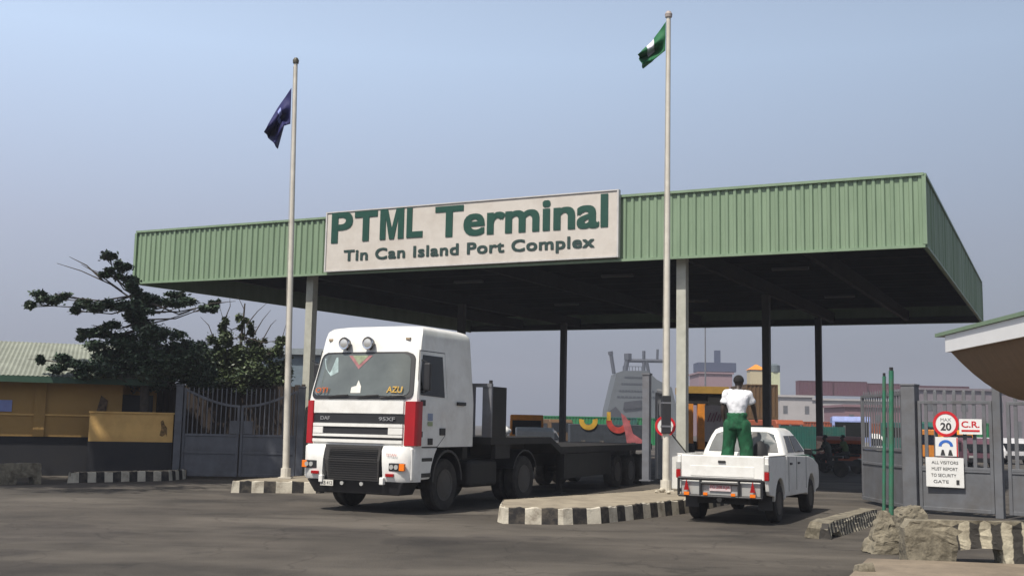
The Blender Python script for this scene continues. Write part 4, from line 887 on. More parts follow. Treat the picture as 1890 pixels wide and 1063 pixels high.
    if shoe:
        t = MB()
        for s in 'lr':
            a, c = K['an'+s], K['to'+s]; t.tube([a+Vector((0, -0.05, -0.02)), a+Vector((0, 0.0, -0.02)), c, c+(c-a)*0.15], [0.035, 0.05, 0.045, 0.02], 10)
        t.build('shoes', shoe, b_, smooth='all')
    return o
STAND = dict(pelvis=(0, 0, .53), chest=(0, 0.005, .72), neck=(0, 0.0, .835), head=(0, 0.015, .915), shl=(-.105, 0, .79), shr=(.105, 0, .79), ell=(-.135, -.01, .62), elr=(.135, -.01, .62), wrl=(-.135, .03, .48), wrr=(.135, .03, .48),
             hipl=(-.05, 0, .50), hipr=(.05, 0, .50), knl=(-.065, .01, .27), knr=(.065, .01, .27), anl=(-.075, -.01, .045), anr=(.075, -.01, .045), tol=(-.085, .09, .018), tor=(.085, .09, .018))
J1 = dict(STAND); J1.update(chest=(0, 0.03, .715), neck=(0.003, .06, .82), head=(.006, .085, .895), shl=(-.108, .035, .785), shr=(.11, .045, .775), ell=(-.145, .02, .61), wrl=(-.13, .06, .47), elr=(.15, .11, .63), wrr=(.155, .20, .52), hdr=(.15, .26, .515),
    knl=(-.085, .03, .27), knr=(.085, .02, .27), anl=(-.11, 0, .045), anr=(.10, -.01, .045), tol=(-.12, .09, .018), tor=(.11, .09, .018))
shirt_w = mat('white_tshirt', (0.70, 0.71, 0.74), 0.85, var=0.08, scale=8, bump=1.0, bscale=9); trg = mat('green_trousers', srgb(12, 76, 46), 0.85, var=0.45, scale=9, bump=1.0, bscale=10)
pp = pw_(0.06, 0.86, 0.905)
person(pp, -PYAW-R(-4), J1, shirt_w, trg, 'person in white t-shirt and baggy green trousers standing in the pickup bed', h=1.95, baggy=1.32, shoe=G['black_plastic'])
# dark bag beside the person
P = pw_(0.42, 1.25, 0.905); b = MB(); b.lathe([(0.001, 0), (0.15, 0.02), (0.19, 0.14), (0.17, 0.36), (0.12, 0.52), (0.05, 0.60), (0.001, 0.62)], (0, 0, 0), 'z', 16)
for v in b.bm.verts: v.co.x *= 1+0.12*math.sin(v.co.z*14+v.co.y*9); v.co.y *= 0.8
tag(b.build('sack', mat('black_sack', (0.012, 0.012, 0.013), 0.7), smooth='all', loc=P), 'bulging black sack behind the cab in the pickup bed', 'sack')

# motorbikes with riders, waiting in the lane behind the pickup
def motorbike(loc, rz, label):
    o = empty('motorbike', loc, rz); tag(o, label, 'motorbike', 'motorbikes in the lane')
    for y in (-0.65, 0.65): wheel(o, (0, y, 0.30), 0.30, 0.09, 1)
    b = MB(); b.tube([(0, -0.2, 0.45), (0, 0.1, 0.42), (0, 0.2, 0.60), (0, 0.42, 0.85)], 0.05, 8); b.box(-0.13, 0.13, -0.15, 0.2, 0.28, 0.52); b.tube([(0.06, -0.65, 0.3), (0.06, -0.1, 0.35)], 0.03, 6); b.build('frame', G['dark_steel'], o, bevel=0.02)
    b = MB(); b.tube([(0, 0.0, 0.72), (0, 0.15, 0.80), (0, 0.35, 0.78)], [(0.08, 0.06), (0.14, 0.1), (0.07, 0.05)], 10); b.build('fuel_tank', mat('tank_red', (0.12, 0.02, 0.02), 0.3), o, smooth=True)
    b = MB(); b.box(-0.13, 0.13, -0.75, 0.0, 0.70, 0.79); b.build('saddle', G['black_plastic'], o, bevel=0.03)
    for x in (-0.06, 0.06):
        b = MB(); b.tube([(x, 0.65, 0.3), (x, 0.42, 0.95)], 0.02, 6); b.build('fork', G['grey_steel'], o)
    b = MB(); b.tube([(-0.33, 0.25, 1.02), (-0.1, 0.4, 0.98), (0.1, 0.4, 0.98), (0.33, 0.25, 1.02)], 0.015, 6); b.build('handlebar', G['black_plastic'], o)
    b = MB(); disc(b, (0, 0.50, 0.88), (0, 1, 0), 0, 0.08, 0.06, seg=14); b.build('headlight', G['clear'], o)
    b = MB(); pts = [(0.65-0.34*math.cos(R(a)), 0.30+0.34*math.sin(R(a))) for a in range(30, 151, 20)]+[(0.65-0.32*math.cos(R(a)), 0.30+0.32*math.sin(R(a))) for a in range(150, 29, -20)]; b.prism(pts, -0.06, 0.06); b.build('mudguard', G['black_plastic'], o)
SIT = dict(STAND); SIT.update(pelvis=(0, -.12, .47), chest=(0, -.08, .65), neck=(0, -.05, .765), head=(0, -.035, .845), shl=(-.105, -.06, .72), shr=(.105, -.06, .72), ell=(-.14, .03, .60), elr=(.14, .03, .60), wrl=(-.15, .13, .57), wrr=(.15, .13, .57), hipl=(-.05, -.10, .46), hipr=(.05, -.10, .46), knl=(-.11, .12, .42), knr=(.11, .12, .42), anl=(-.10, .08, .20), anr=(.10, .08, .20), tol=(-.10, .15, .17), tor=(.10, .15, .17))
dk = mat('dark_jacket', (0.02, 0.03, 0.025), 0.8); dkt = mat('dark_trousers', (0.02, 0.02, 0.022), 0.8)
for (px, py, rz, lab, lab2, sh) in ((1520, 879, 62, 'black motorbike nearest the dark canopy column', 'dark clothed rider on the motorbike nearest the canopy column', dk), (1553, 873, 70, 'black motorbike nearest the opened grey gate leaf', 'rider in a green yellow top near the opened gate leaf', mat('dull_green_top', (0.05, 0.09, 0.03), 0.8))):
    P = gnd(px, py); motorbike(P, R(rz), lab); person(P, R(rz), SIT, sh, dkt, lab2, h=1.72, group='motorbike riders', hands=False, shoe=G['black_plastic'])

# worker standing in the yard beyond the trailer
P = gnd(965, 826); person((P.x, P.y, 0), R(150), STAND, dk, dkt, 'dark clothed person seen over the trailer deck beside the white car', h=1.72, hands=False, shoe=G['black_plastic'])

# ------------------------------------------------------------------ right hand shelter roof
A = at(1745, 650, 15.6); B2 = at(1890, 620, 12.8); zf = A.z; dv = Vector((B2.x-A.x, B2.y-A.y, 0)).normalized()
nr = Vector((-dv.y, dv.x, 0));  nr = nr if nr.x > 0 else -nr       # nr points right, into the shelter
ko = empty('guard_shelter', (A.x, A.y, 0)); tag(ko, 'small shelter roof with green sheet and white fascia at the right edge', 'shelter')
O = Vector((0, 0, 0)); LEN, WID, FT = 6.0, 4.2, 0.235
def kp(a, c, z): v_ = dv*a+nr*c; return Vector((v_.x, v_.y, z))
b = MB()
b.hull8([kp(-0.0, 0, zf), kp(LEN, 0, zf), kp(LEN, 0.04, zf), kp(0, 0.04, zf), kp(0, 0, zf+FT), kp(LEN, 0, zf+FT), kp(LEN, 0.04, zf+FT), kp(0, 0.04, zf+FT)])
b.hull8([kp(0.0, 0.043, zf), kp(0.04, 0.043, zf), kp(0.04, WID, zf), kp(0, WID, zf), kp(0, 0.043, zf+FT), kp(0.04, 0.043, zf+FT), kp(0.04, WID, zf+FT), kp(0, WID, zf+FT)])
b.build('fascia', G['fascia_white'], ko)
# hipped green sheet roof overhanging the fascia
e0 = 0.20; zr0 = zf+FT+0.005; ins = 1.9; rise = 0.5
b = MB(); lo = [kp(-0.36, -0.03, zr0), kp(LEN+e0, -0.03, zr0), kp(LEN+e0, WID+e0, zr0), kp(-0.36, WID+e0, zr0)]; lo2 = [p+Vector((0, 0, 0.05)) for p in lo]
hi = [kp(ins, ins, zr0+rise), kp(LEN-ins, ins, zr0+rise), kp(LEN-ins, WID-ins, zr0+rise), kp(ins, WID-ins, zr0+rise)]
b.loft([lo, lo2, hi]); b.build('roof', G['green_sheet'], ko)
# curved timber underside funnelling down to a ring beam
b = MB(); zb_ = zf-0.70; rings = []
for t in (0, .15, .3, .45, .6, .75, .9, 1.0):
    iu = 0.05+0.75*t; z = zf+0.01-(zf-zb_)*(1-(1-t)**1.7); rings.append([kp(iu, iu, z), kp(LEN-iu, iu, z), kp(LEN-iu, WID-iu, z), kp(iu, WID-iu, z)])
b.loft(rings); b.build('soffit', G['brown_soffit'], ko)
b = MB(); i0 = 0.78
for (a0, c0, a1, c1) in ((i0, i0, LEN-i0, i0+0.1), (i0, WID-i0-0.1, LEN-i0, WID-i0), (i0, i0+0.1, i0+0.1, WID-i0-0.1), (LEN-i0-0.1, i0+0.1, LEN-i0, WID-i0-0.1)):
    b.hull8([kp(a0, c0, zb_-0.10), kp(a1, c0, zb_-0.10), kp(a1, c1, zb_-0.10), kp(a0, c1, zb_-0.10), kp(a0, c0, zb_-0.003), kp(a1, c0, zb_-0.003), kp(a1, c1, zb_-0.003), kp(a0, c1, zb_-0.003)])
b.build('ring_beam', G['dark_steel'], ko)
for a, c in ((i0+0.07, i0+0.07), (LEN-i0-0.07, i0+0.07), (i0+0.07, WID-i0-0.07), (LEN-i0-0.07, WID-i0-0.07)):
    p = kp(a, c, 0); b = MB(); b.box(p.x-0.065, p.x+0.065, p.y-0.065, p.y+0.065, 0, zb_-0.105); b.build('post', G['dado'], ko, bevel=0.01)

# ------------------------------------------------------------------ concrete blocks in the right foreground
def roughblock(name, rings, label, cat, group=None, mats=None, rough=0.02, sub=6, loc=None, stripe=None, seed=1):
    b = MB(); b.loft([[Vector(p) for p in r] for r in rings])
    bmesh.ops.recalc_face_normals(b.bm, faces=b.bm.faces)
    bmesh.ops.triangulate(b.bm, faces=[f for f in b.bm.faces if len(f.verts) > 4])
    bmesh.ops.subdivide_edges(b.bm, edges=b.bm.edges[:], cuts=sub, use_grid_fill=True)
    rnd = random.Random(seed); from mathutils import noise as nz
    for v in b.bm.verts:
        q = v.co+Vector((seed, 0, 0)); n = nz.noise_vector(q*2.6)*rough*0.7; c_ = nz.cell_vector(q*5.0); n += (Vector(c_)-Vector((.5, .5, .5)))*rough*0.9+nz.noise_vector(q*14)*rough*0.45; v.co += n
        if v.co.z < 0.0: v.co.z = 0.0
    if stripe:
        for f in b.bm.faces:
            c = f.calc_center_median(); f.material_index = stripe(c)
    o = b.build(name, mats or [G['concrete']], loc=loc); return tag(o, label, cat, group)
P = gnd(1632, 1020)
roughblock('concrete_footing', [[(-.27, -.16, 0), (.25, -.16, 0), (.27, .2, 0), (-.27, .2, 0)], [(-.20, -.13, .22), (.2, -.13, .2), (.2, .16, .22), (-.2, .16, .22)], [(-.10, -.10, .45), (.13, -.1, .42), (.12, .12, .45), (-.1, .12, .45)], [(-.04, -.07, .58), (.08, -.07, .58), (.08, .08, .58), (-.04, .08, .58)]], 'cone shaped rough concrete footing holding the green posts', 'footing', rough=0.05, loc=(P.x, P.y, 0), seed=2)
PT = Vector((P.x, P.y, 0))
def gpost(px, pt, pb, r, label, dx):
    z1 = at(px, pt, P.y).z; x = at(px, 800, P.y).x; xb = at(px, pb, P.y).x; z0 = max(0.0, at(px, pb, P.y).z)
    o = empty('green_post', (xb, P.y+dx, 0)); tag(o, label, 'post', 'green posts in the concrete footing')
    b = MB(); b.tube([(0, 0, z0), (x-xb, 0, 1.6), (x-xb+0.02, 0, z1)], r, 12); b.build('pipe', G['green_post'], o, smooth=True)
    b = MB(); b.tube([(x-xb+0.02, 0, z1), (x-xb+0.02, 0, z1+0.05)], r*0.8, 10); b.build('cap', G['black_plastic'], o)
gpost(1645, 684, 950, 0.036, 'taller green painted pipe post in the cone shaped concrete footing', 0.0)
gpost(1635, 694, 950, 0.026, 'shorter thinner green post left of the taller one', 0.08)
# striped drainage kerb / barrier pieces
st = lambda per, ph=0: (lambda c: 1+int(((c.x+ph)/per) % 1 > 0.45))
def stripemat(name, per, ph):
    M = mat(name, srgb(190, 182, 160), 0.9, var=0.2, scale=6, bump=0.6, bscale=18, dirt=srgb(110, 100, 85), dirt_amt=0.6, dscale=4); N = M.node_tree; L = N.links; b = N.nodes['Principled BSDF']; src = b.inputs['Base Color'].links[0].from_socket
    t = N.nodes.new('ShaderNodeTexCoord'); n = N.nodes.new('ShaderNodeTexNoise'); n.inputs['Scale'].default_value = 9; L.new(t.outputs['Object'], n.inputs['Vector'])
    x = N.nodes.new('ShaderNodeSeparateXYZ'); L.new(t.outputs['Object'], x.inputs[0])
    a = N.nodes.new('ShaderNodeMath'); a.operation = 'MULTIPLY_ADD'; L.new(n.outputs[0], a.inputs[0]); a.inputs[1].default_value = 0.07; L.new(x.outputs['X'], a.inputs[2])
    a1 = N.nodes.new('ShaderNodeMath'); a1.operation = 'ADD'; L.new(a.outputs[0], a1.inputs[0]); a1.inputs[1].default_value = ph
    c = N.nodes.new('ShaderNodeMath'); c.operation = 'PINGPONG'; L.new(a1.outputs[0], c.inputs[0]); c.inputs[1].default_value = per
    r = N.nodes.new('ShaderNodeMapRange'); L.new(c.outputs[0], r.inputs[0]); r.inputs[1].default_value = per*0.46; r.inputs[2].default_value = per*0.56; r.inputs[3].default_value = 0.06
    r.inputs[4].default_value = 0.95
    m = N.nodes.new('ShaderNodeMix'); m.data_type = 'RGBA'; L.new(r.outputs[0], m.inputs[0]); L.new(src, m.inputs[6]); m.inputs[7].default_value = (0.022, 0.02, 0.02, 1); L.new(m.outputs[2], b.inputs['Base Color']); return M
mats3 = [G['concrete'], stripemat('barrier_stripes', 0.145, 0.02), stripemat('thin_barrier_stripes', 0.10, 0.0)]
def beam(px0, py0, px1, py1, h, depth, label, seed, gaps=((0.30, 0.52),), stripe=None, endr=0.1):
    A = gnd(px0, py0); B = gnd(px1, py1); L = Vector((B.x-A.x, B.y-A.y, 0)).length; ang = math.atan2(B.y-A.y, B.x-A.x); b = MB()
    outl = [(0.02, 0)]; zg = h*0.33
    for g0, g1 in gaps: outl += [(g0*L, 0), (g0*L+0.04, zg), (g1*L-0.04, zg), (g1*L, 0)]
    outl += [(L, 0), (L, h), (endr, h), (0.02, h-endr)]
    b.loft([[(x, y, z) for x, z in outl] for y in (0.0, depth)])
    bmesh.ops.recalc_face_normals(b.bm, faces=b.bm.faces); bmesh.ops.triangulate(b.bm, faces=b.bm.faces[:], ngon_method='EAR_CLIP')
    bmesh.ops.subdivide_edges(b.bm, edges=[e for e in b.bm.edges if e.calc_length() > 0.25], cuts=3, use_grid_fill=True); bmesh.ops.triangulate(b.bm, faces=b.bm.faces[:])
    bmesh.ops.subdivide_edges(b.bm, edges=[e for e in b.bm.edges if e.calc_length() > 0.12], cuts=1); bmesh.ops.triangulate(b.bm, faces=b.bm.faces[:])
    from mathutils import noise as nz
    for v in b.bm.verts:
        k = v.co.z/h; v.co.y += 0.06*k*(1 if v.co.y < depth/2 else -1)
        v.co += nz.noise_vector(v.co*4+Vector((seed, 0, 0)))*0.022+nz.noise_vector(v.co*13)*0.014+(Vector(nz.cell_vector(v.co*7))-Vector((.5, .5, .5)))*0.016; v.co.z = max(0, v.co.z)
    for f in b.bm.faces:
        c = f.calc_center_median(); f.material_index = stripe(c) if stripe and c.y < depth*0.4 and c.z < h*0.93 else 0
    o = b.build('concrete_barrier', mats3, loc=(A.x, A.y, 0)); o.rotation_euler.z = ang
    return tag(o, label, 'barrier', 'broken concrete barriers')
def st1(c): return 0 if c.x < 0.72 else 1
beam(1672, 1037, 1960, 1043, 0.56, 0.35, 'thick worn concrete barrier with black and white bars in the right foreground', 3, gaps=((0.32, 0.64),), stripe=st1)
b0, b1_ = gnd(1531, 997), gnd(1640, 958)
def st2(c): return 2
beam(1533, 996, 1625, 965, 0.27, 0.42, 'low striped concrete barrier piece left of the green posts', 5, gaps=((0.03, 0.2),), stripe=st2)
P = gnd(1666, 990)
roughblock('concrete_block', [[(-.05, 0, 0), (.5, 0.1, 0), (.5, .7, 0), (-.05, .6, 0)], [(-.04, 0, .34), (.46, .1, .38), (.46, .65, .38), (-.04, .55, .34)], [(.08, .08, .45), (.38, .12, .5), (.38, .6, .5), (.1, .5, .45)]], 'dark broken concrete block behind the striped barrier by the green posts', 'concrete block', rough=0.04, loc=(P.x, P.y, 0), seed=9)
P = gnd(1590, 1060)
roughblock('stone', [[(-.1, -.1, 0), (.12, -.1, 0), (.12, .12, 0), (-.1, .12, 0)], [(-.08, -.07, .12), (.09, -.07, .15), (.09, .09, .14), (-.08, .09, .12)]], 'small rough stone on the dust at the bottom right', 'stone', rough=0.03, loc=(P.x+0.02, P.y, 0), seed=4)
# raised dusty verge in the right foreground
q = [gnd(1560, 1075), gnd(1600, 1036), gnd(1700, 1040), gnd(1960, 1050), gnd(1960, 1180), gnd(1600, 1180)]
b = MB(); b.loft([[(p.x, p.y, 0.0) for p in q], [(p.x, p.y, 0.05) for p in q]])
tag(b.build('pavement', mat('dusty_pavement', srgb(128, 116, 100), 0.92, var=0.2, scale=2.5, bump=0.5, dirt=srgb(96, 86, 74), dirt_amt=0.6), bevel=0.03), kind='structure')
# broken barrier at far left
A = gnd(-12, 894); B = gnd(76, 893)
beam(-20, 895, 76, 893, 0.52, 0.4, 'broken mossy concrete barrier at the left edge before the yellow wall', 6, gaps=((0.5, 0.86),))

# ------------------------------------------------------------------ yellow building and wall at left
W0 = gnd(-60, 882); W1 = gnd(318, 884)
lw0 = gnd(158, 881); lw1 = gnd(314, 882)
o = empty('boundary_wall', (lw0.x, lw0.y, 0), math.atan2(lw1.y-lw0.y, lw1.x-lw0.x)); tag(o, 'low boundary wall painted yellow over charcoal between building and gate', 'wall')
L = (lw1-lw0).length; zt_ = at(235, 763, lw0.y+0.2).z; zd = at(235, 815, lw0.y+0.2).z
b = MB(); b.box(0, L, 0, 0.2, zd, zt_); b.build('upper_wall', G['yellow_low'], o); b = MB(); b.box(-0.003, L+0.003, -0.006, 0.206, 0, zd-0.002); b.build('painted_base', G['dado'], o)
b = MB(); b.box(-0.02, L+0.02, -0.03, 0.23, zt_+0.002, zt_+0.05); b.build('coping', G['yellow_low'], o)
b = MB(); sgx = L*0.885
b.prism([(sgx-.10, zd+.2), (sgx-.02, zd+.16), (sgx+.08, zd+.24), (sgx+.11, zd+.16), (sgx+.10, zd+.42), (sgx+.03, zd+.5), (sgx-.02, zd+.64), (sgx-.09, zd+.6), (sgx-.06, zd+.4)], -0.008, -0.001, 'y'); b.build('torn_poster', mat('torn_poster', srgb(118, 92, 56), 0.9, var=0.9, scale=14), o)
yb = empty('yellow_building', (-15.6, 31.6, 0), R(20)); tag(yb, 'long single storey yellow building with dark painted base and green roof', 'building')
BL = 5.3; ez = 2.78
b = MB(); b.box(0, BL-1.0, 0, 5, 1.12, ez); b.box(BL-1.0, BL, 0.8, 5, 1.12, ez); b.build('wall', G['yellow_wall'], yb)
b = MB(); b.box(-0.004, BL-1.0, -0.02, 5.0, 0, 1.118); b.box(BL-1.0, BL+0.01, 0.8, 5, 0, 1.118); b.build('painted_base', G['dado'], yb)
b = MB()
for x in (1.9,): b.box(x, x+0.3, -0.07, -0.002, 1.12, ez-0.02)
b.build('pilaster', G['yellow_wall'], yb); b = MB(); b.box(0, BL-1.0, -0.04, -0.002, 1.72, 1.77); b.build('string_course', G['yellow_low'], yb)
b = MB(); b.box(BL-1.0, BL-0.1, 0.74, 0.798, 0.2, 2.4); b.build('doorway', G['black_plastic'], yb)
b = MB(); b.box(0.85, 1.3, -0.03, -0.005, 1.82, 2.15); b.build('blue_notice', mat('blue_notice', srgb(130, 140, 190)), yb)
b = MB(); b.prism([(3.6, 1.9), (3.85, 1.8), (3.9, 2.2), (3.7, 2.35)], -0.03, -0.004, 'y'); b.build('wall_stain', mat('dark_bag', (0.12, 0.08, 0.05), 0.9, var=0.8, scale=9), yb)
b = MB()                                             # corrugated roof slope
nr_ = 52
for i in range(nr_):
    x0 = -1.2+(BL+1.4)*i/nr_; x1 = -1.2+(BL+1.4)*(i+1)/nr_; xm = (x0+x1)/2
    for xa, xb, za, zb in ((x0, xm, 0, 0.022), (xm, x1, 0.022, 0)):
        b.quad([(xa, -0.55, ez+0.06+za), (xb, -0.55, ez+0.06+zb), (xb, 4.2, ez+1.30+zb), (xa, 4.2, ez+1.30+za)])
        b.quad([(xa, 4.2, ez+1.30+za), (xb, 4.2, ez+1.30+zb), (xb, 8.4, ez+0.2+zb), (xa, 8.4, ez+0.2+za)])
b.build('roof', mat('grey_green_roof', srgb(132, 136, 124), 0.8, var=0.15, scale=1, dirt=srgb(104, 108, 96), dirt_amt=0.5), yb)
b = MB(); b.box(-1.2, BL+0.2, -0.6, -0.56, ez-0.12, ez+0.06); b.build('gutter', mat('green_gutter', srgb(50, 80, 62), 0.6), yb)

# ------------------------------------------------------------------ dark board fence behind the left gate
fa = at(258, 800, 36.2); fb = at(560, 800, 35.6); o = empty('board_fence', (fa.x, fa.y, 0), math.atan2(fb.y-fa.y, fb.x-fa.x)); tag(o, 'dark brown board fence standing behind the bars of the left gate', 'fence')
L = (fb-fa).length; hf = at(430, 708, 35).z; b = MB(); n = 30
for i in range(n): b.box(L*i/n+0.006, L*(i+1)/n-0.006, random.uniform(0, 0.02), 0.05, 0.02, hf+random.uniform(-.06, .06))
b.build('boards', mat('dark_boards', srgb(52, 42, 34), 0.9, var=0.4, scale=1.5, dirt=srgb(24, 22, 22), dirt_amt=0.7, stretch=(4, 4, 0.4)), o)
for x in (0.1, L*0.33, L*0.66, L-0.1):
    b = MB(); b.box(x-.05, x+.05, .055, .16, 0, hf+.05); b.build('fence_post', G['bark'], o)
# ------------------------------------------------------------------ trees
def tree(name, base, trunk_pts, clumps, D, leafm, label, cat='tree', leaf=0.13, dens=1.0, limb=0.045, seed=1, group=None, depth=1.3, flatten=1.0, tr=0.16):
    rnd = random.Random(seed); B = Vector(base); o = empty(name, B); tag(o, label, cat, group)
    TP = [B]+[at(px, py, D+dd) if not isinstance(px, Vector) else px for px, py, dd in trunk_pts]
    b = MB(); n = len(TP); b.tube([p-B for p in TP], [tr*(1-0.75*i/(n-1)) for i in range(n)], 10)
    C = []
    for (px, py, rx, rz, dd) in clumps:
        c = at(px, py, D+dd); k = D/F_PX; C.append((c, rx*k, rz*k))
        # limb from the nearest lower trunk point
        cand = [TP[i]+(TP[i+1]-TP[i])*t for i in range(n-1) for t in (0, .33, .66)]+[TP[-1]]
        cand = [q for q in cand if q.z < c.z+0.3] or cand[:3]
        q = min(cand, key=lambda q: (q-c).length); mid = (q+c)/2+Vector((rnd.uniform(-.15, .15), rnd.uniform(-.2, .2), -0.15))
        b.tube([q-B, mid-B, c-B, c-B+(c-q)*0.12], [limb, limb*0.7, limb*0.35, 0.008], 6)
        for _ in range(4):
            e_ = c+Vector((rnd.uniform(-1, 1)*rx*k, rnd.uniform(-1, 1)*rx*k, rnd.uniform(-.5, .9)*rz*k)); b.tube([mid*0.4+c*0.6-B, e_-B], [limb*0.3, 0.006], 4)
    b.build('trunk', G['bark'], o, smooth=True)
    lf = MB()
    for c, rx, rz in C:
        sub = [(c+Vector((rnd.gauss(0, .5)*rx, rnd.gauss(0, .5)*rx, rnd.gauss(0, .45)*rz)), rnd.uniform(.22, .62)) for _ in range(max(4, int(6.5*rx/0.4)))]
        for sc_, sr in sub:
            for _ in range(int(46*dens*(sr/0.35)**1.5)):
                p = sc_+Vector((rnd.gauss(0, .45)*sr*rx*1.3, rnd.gauss(0, .5)*sr*rx*1.4, rnd.gauss(0, .42)*sr*max(rz, 0.12)*1.5))
                s_ = leaf*rnd.uniform(.55, 1.25); a = Vector((rnd.gauss(0, 1), rnd.gauss(0, 1), rnd.gauss(0, .5)*flatten)).normalized(); u = a.cross(Vector((rnd.gauss(0, .6), rnd.gauss(0, .6), 1))).normalized()
                lf.quad([p-B-a*s_*0.5, p-B+u*s_*0.28, p-B+a*s_*0.5, p-B-u*s_*0.28])
    lf.build('crown', leafm, o); return o
TD = 33.0
b0_ = Vector((at(268, 800, TD).x, TD, 0))
clA = [(200, 472, 14, 8, .3), (222, 490, 18, 12, -.2), (238, 512, 16, 12, .4), (208, 505, 16, 7, 0), (246, 538, 12, 10, 0),
 (62, 563, 9, 6, .2), (88, 550, 16, 7, .1), (120, 548, 18, 8, -.3), (150, 556, 20, 8, .3), (178, 562, 20, 9, -.4), (208, 564, 22, 10, .5), (240, 562, 22, 12, -.2), (275, 556, 22, 10, .3), (312, 562, 22, 9, -.3), (345, 560, 20, 8, .4), (378, 568, 16, 7, 0), (330, 545, 20, 7, .6), (400, 560, 10, 6, .3),
 (158, 612, 12, 6, 0), (185, 606, 16, 7, .3), (215, 600, 14, 8, -.2), (150, 622, 7, 5, .4), (138, 574, 6, 4, -.3),
 (255, 600, 20, 12, .3), (290, 615, 30, 18, -.3), (230, 632, 30, 16, .4), (190, 640, 24, 12, -.2), (325, 635, 30, 20, .4), (270, 650, 36, 24, -.5), (220, 665, 34, 20, -.3), (310, 675, 40, 26, .3), (350, 665, 28, 26, -.2), (265, 690, 36, 20, .5),
 (110, 660, 16, 8, -1.0), (140, 672, 20, 8, -1.1), (175, 678, 22, 10, -.8), (205, 690, 22, 8, -.9), (105, 682, 14, 6, -1.1), (145, 690, 16, 5, -1.1), (75, 664, 5, 3, -1.1),
 (340, 700, 30, 14, .3), (300, 705, 30, 12, .4), (200, 655, 26, 14, .5), (240, 675, 34, 20, 1.0), (290, 650, 30, 24, 1.2), (330, 690, 36, 22, 1.2), (360, 640, 20, 18, .8), (380, 700, 26, 18, .6), (290, 690, 34, 22, -.6), (180, 620, 14, 8, .2), (235, 585, 14, 10, .1), (265, 580, 16, 10, -.2)]
tree('almond_tree', b0_, [(268, 700, 0), (266, 620, 0), (262, 575, .1), (248, 545, .1)], clA, TD, G['leaf'], 'spreading tropical tree with layered branches behind the yellow wall', leaf=0.15, seed=4, dens=3.6, depth=1.4, limb=0.03)
# bare reaching branch
bb = Vector((at(440, 800, 36).x, 36, 0))
clB = [(400, 640, 16, 14, .2), (418, 620, 14, 16, -.2), (412, 600, 8, 12, 0), (455, 615, 14, 18, .3), (450, 590, 8, 12, -.1), (475, 630, 16, 14, .4), (440, 650, 24, 18, -.3), (490, 655, 20, 18, .2), (515, 650, 10, 16, -.2), (420, 680, 30, 22, .3), (465, 685, 34, 24, -.4), (505, 690, 22, 20, .5), (385, 670, 22, 22, .1), (370, 695, 24, 18, .3), (440, 705, 34, 14, .2), (400, 705, 26, 14, -.2), (520, 628, 5, 8, .1), (430, 670, 34, 24, .6), (480, 660, 30, 20, .7), (400, 690, 34, 22, .9), (470, 705, 40, 18, .8), (510, 700, 26, 20, .9), (530, 690, 12, 18, .3)]
tree('bushy_tree', bb, [(440, 720, 0), (442, 660, 0), (448, 600, .1), (452, 560, .1)], clB, 36, G['leaf2'], 'rough bushy tree with spiky bare twigs behind the left gate', leaf=0.14, seed=8, dens=3.6, tr=0.09, limb=0.025)
def twig_obj(parent, D, lines, name='bare_branch', r=0.02):
    b = MB(); B = parent.location
    for ln in lines:
        pts = [at(px, py, D)-B for px, py in ln]; b.tube(pts, [r*(1-0.75*i/(len(pts)-1)) for i in range(len(pts))], 5)
    b.build(name, G['bark'], parent)
ta = [o for o in col.objects if o.name.startswith('almond_tree')][0]; tb_ = [o for o in col.objects if o.name.startswith('bushy_tree')][0]
twig_obj(ta, TD, [[(255, 560), (205, 525), (150, 500), (105, 486)], [(190, 518), (160, 490), (128, 474)], [(225, 538), (180, 505), (150, 488)], [(250, 545), (215, 515), (170, 498)], [(280, 560), (330, 580), (390, 560), (435, 556)], [(262, 600), (310, 590), (350, 575)]], r=0.03)
twig_obj(tb_, 36, [[(418, 640), (412, 590), (405, 565)], [(452, 630), (450, 570), (438, 545)], [(455, 600), (475, 575), (492, 560)], [(470, 615), (485, 590), (500, 572)], [(400, 640), (385, 600), (370, 585)], [(520, 660), (522, 620), (528, 598)], [(415, 590), (425, 565), (424, 548)], [(478, 640), (500, 600), (510, 590)]], r=0.022)
# unseen trees added off to the left so their crowns shade the yellow wall
def shade_tree(x, y, z, r, label, seed):
    rnd = random.Random(seed); o = empty('tall_tree', (x, y, 0)); tag(o, label, 'tree', 'tall trees left of the road')
    b = MB(); b.tube([(0, 0, 0), (0.2, 0.1, z*0.5), (0, 0, z)], [0.28, 0.2, 0.07], 10)
    lf = MB()
    for _ in range(34):
        c = Vector((rnd.gauss(0, .5)*r, rnd.gauss(0, .4)*r, z+rnd.gauss(0, .42)*r*0.8)); b.tube([(0, 0, min(c.z-0.8, z)*0.9), c], [0.06, 0.015], 5)
        for _ in range(170):
            p = c+Vector((rnd.gauss(0, .5), rnd.gauss(0, .5), rnd.gauss(0, .4)))*0.95; s_ = rnd.uniform(.16, .34); a = Vector((rnd.gauss(0, 1), rnd.gauss(0, 1), rnd.gauss(0, .5))).normalized(); u = a.cross(Vector((rnd.gauss(0, .5), rnd.gauss(0, .5), 1))).normalized()
            lf.quad([p-a*s_*.5, p+u*s_*.35, p+a*s_*.5, p-u*s_*.35])
    b.build('trunk', G['bark'], o, smooth=True); lf.build('crown', G['leaf'], o)
for i, (x, y, z, r) in enumerate(((-21.5, 21.8, 13.2, 3.2), (-17.0, 22.6, 13.6, 3.0), (-15.0, 25.0, 15.5, 2.4))):
    shade_tree(x, y, z, r, ['leftmost of the three tall trees outside the left edge', 'middle of the three tall trees outside the left edge', 'tall tree outside the left edge nearest the road'][i], 20+i)

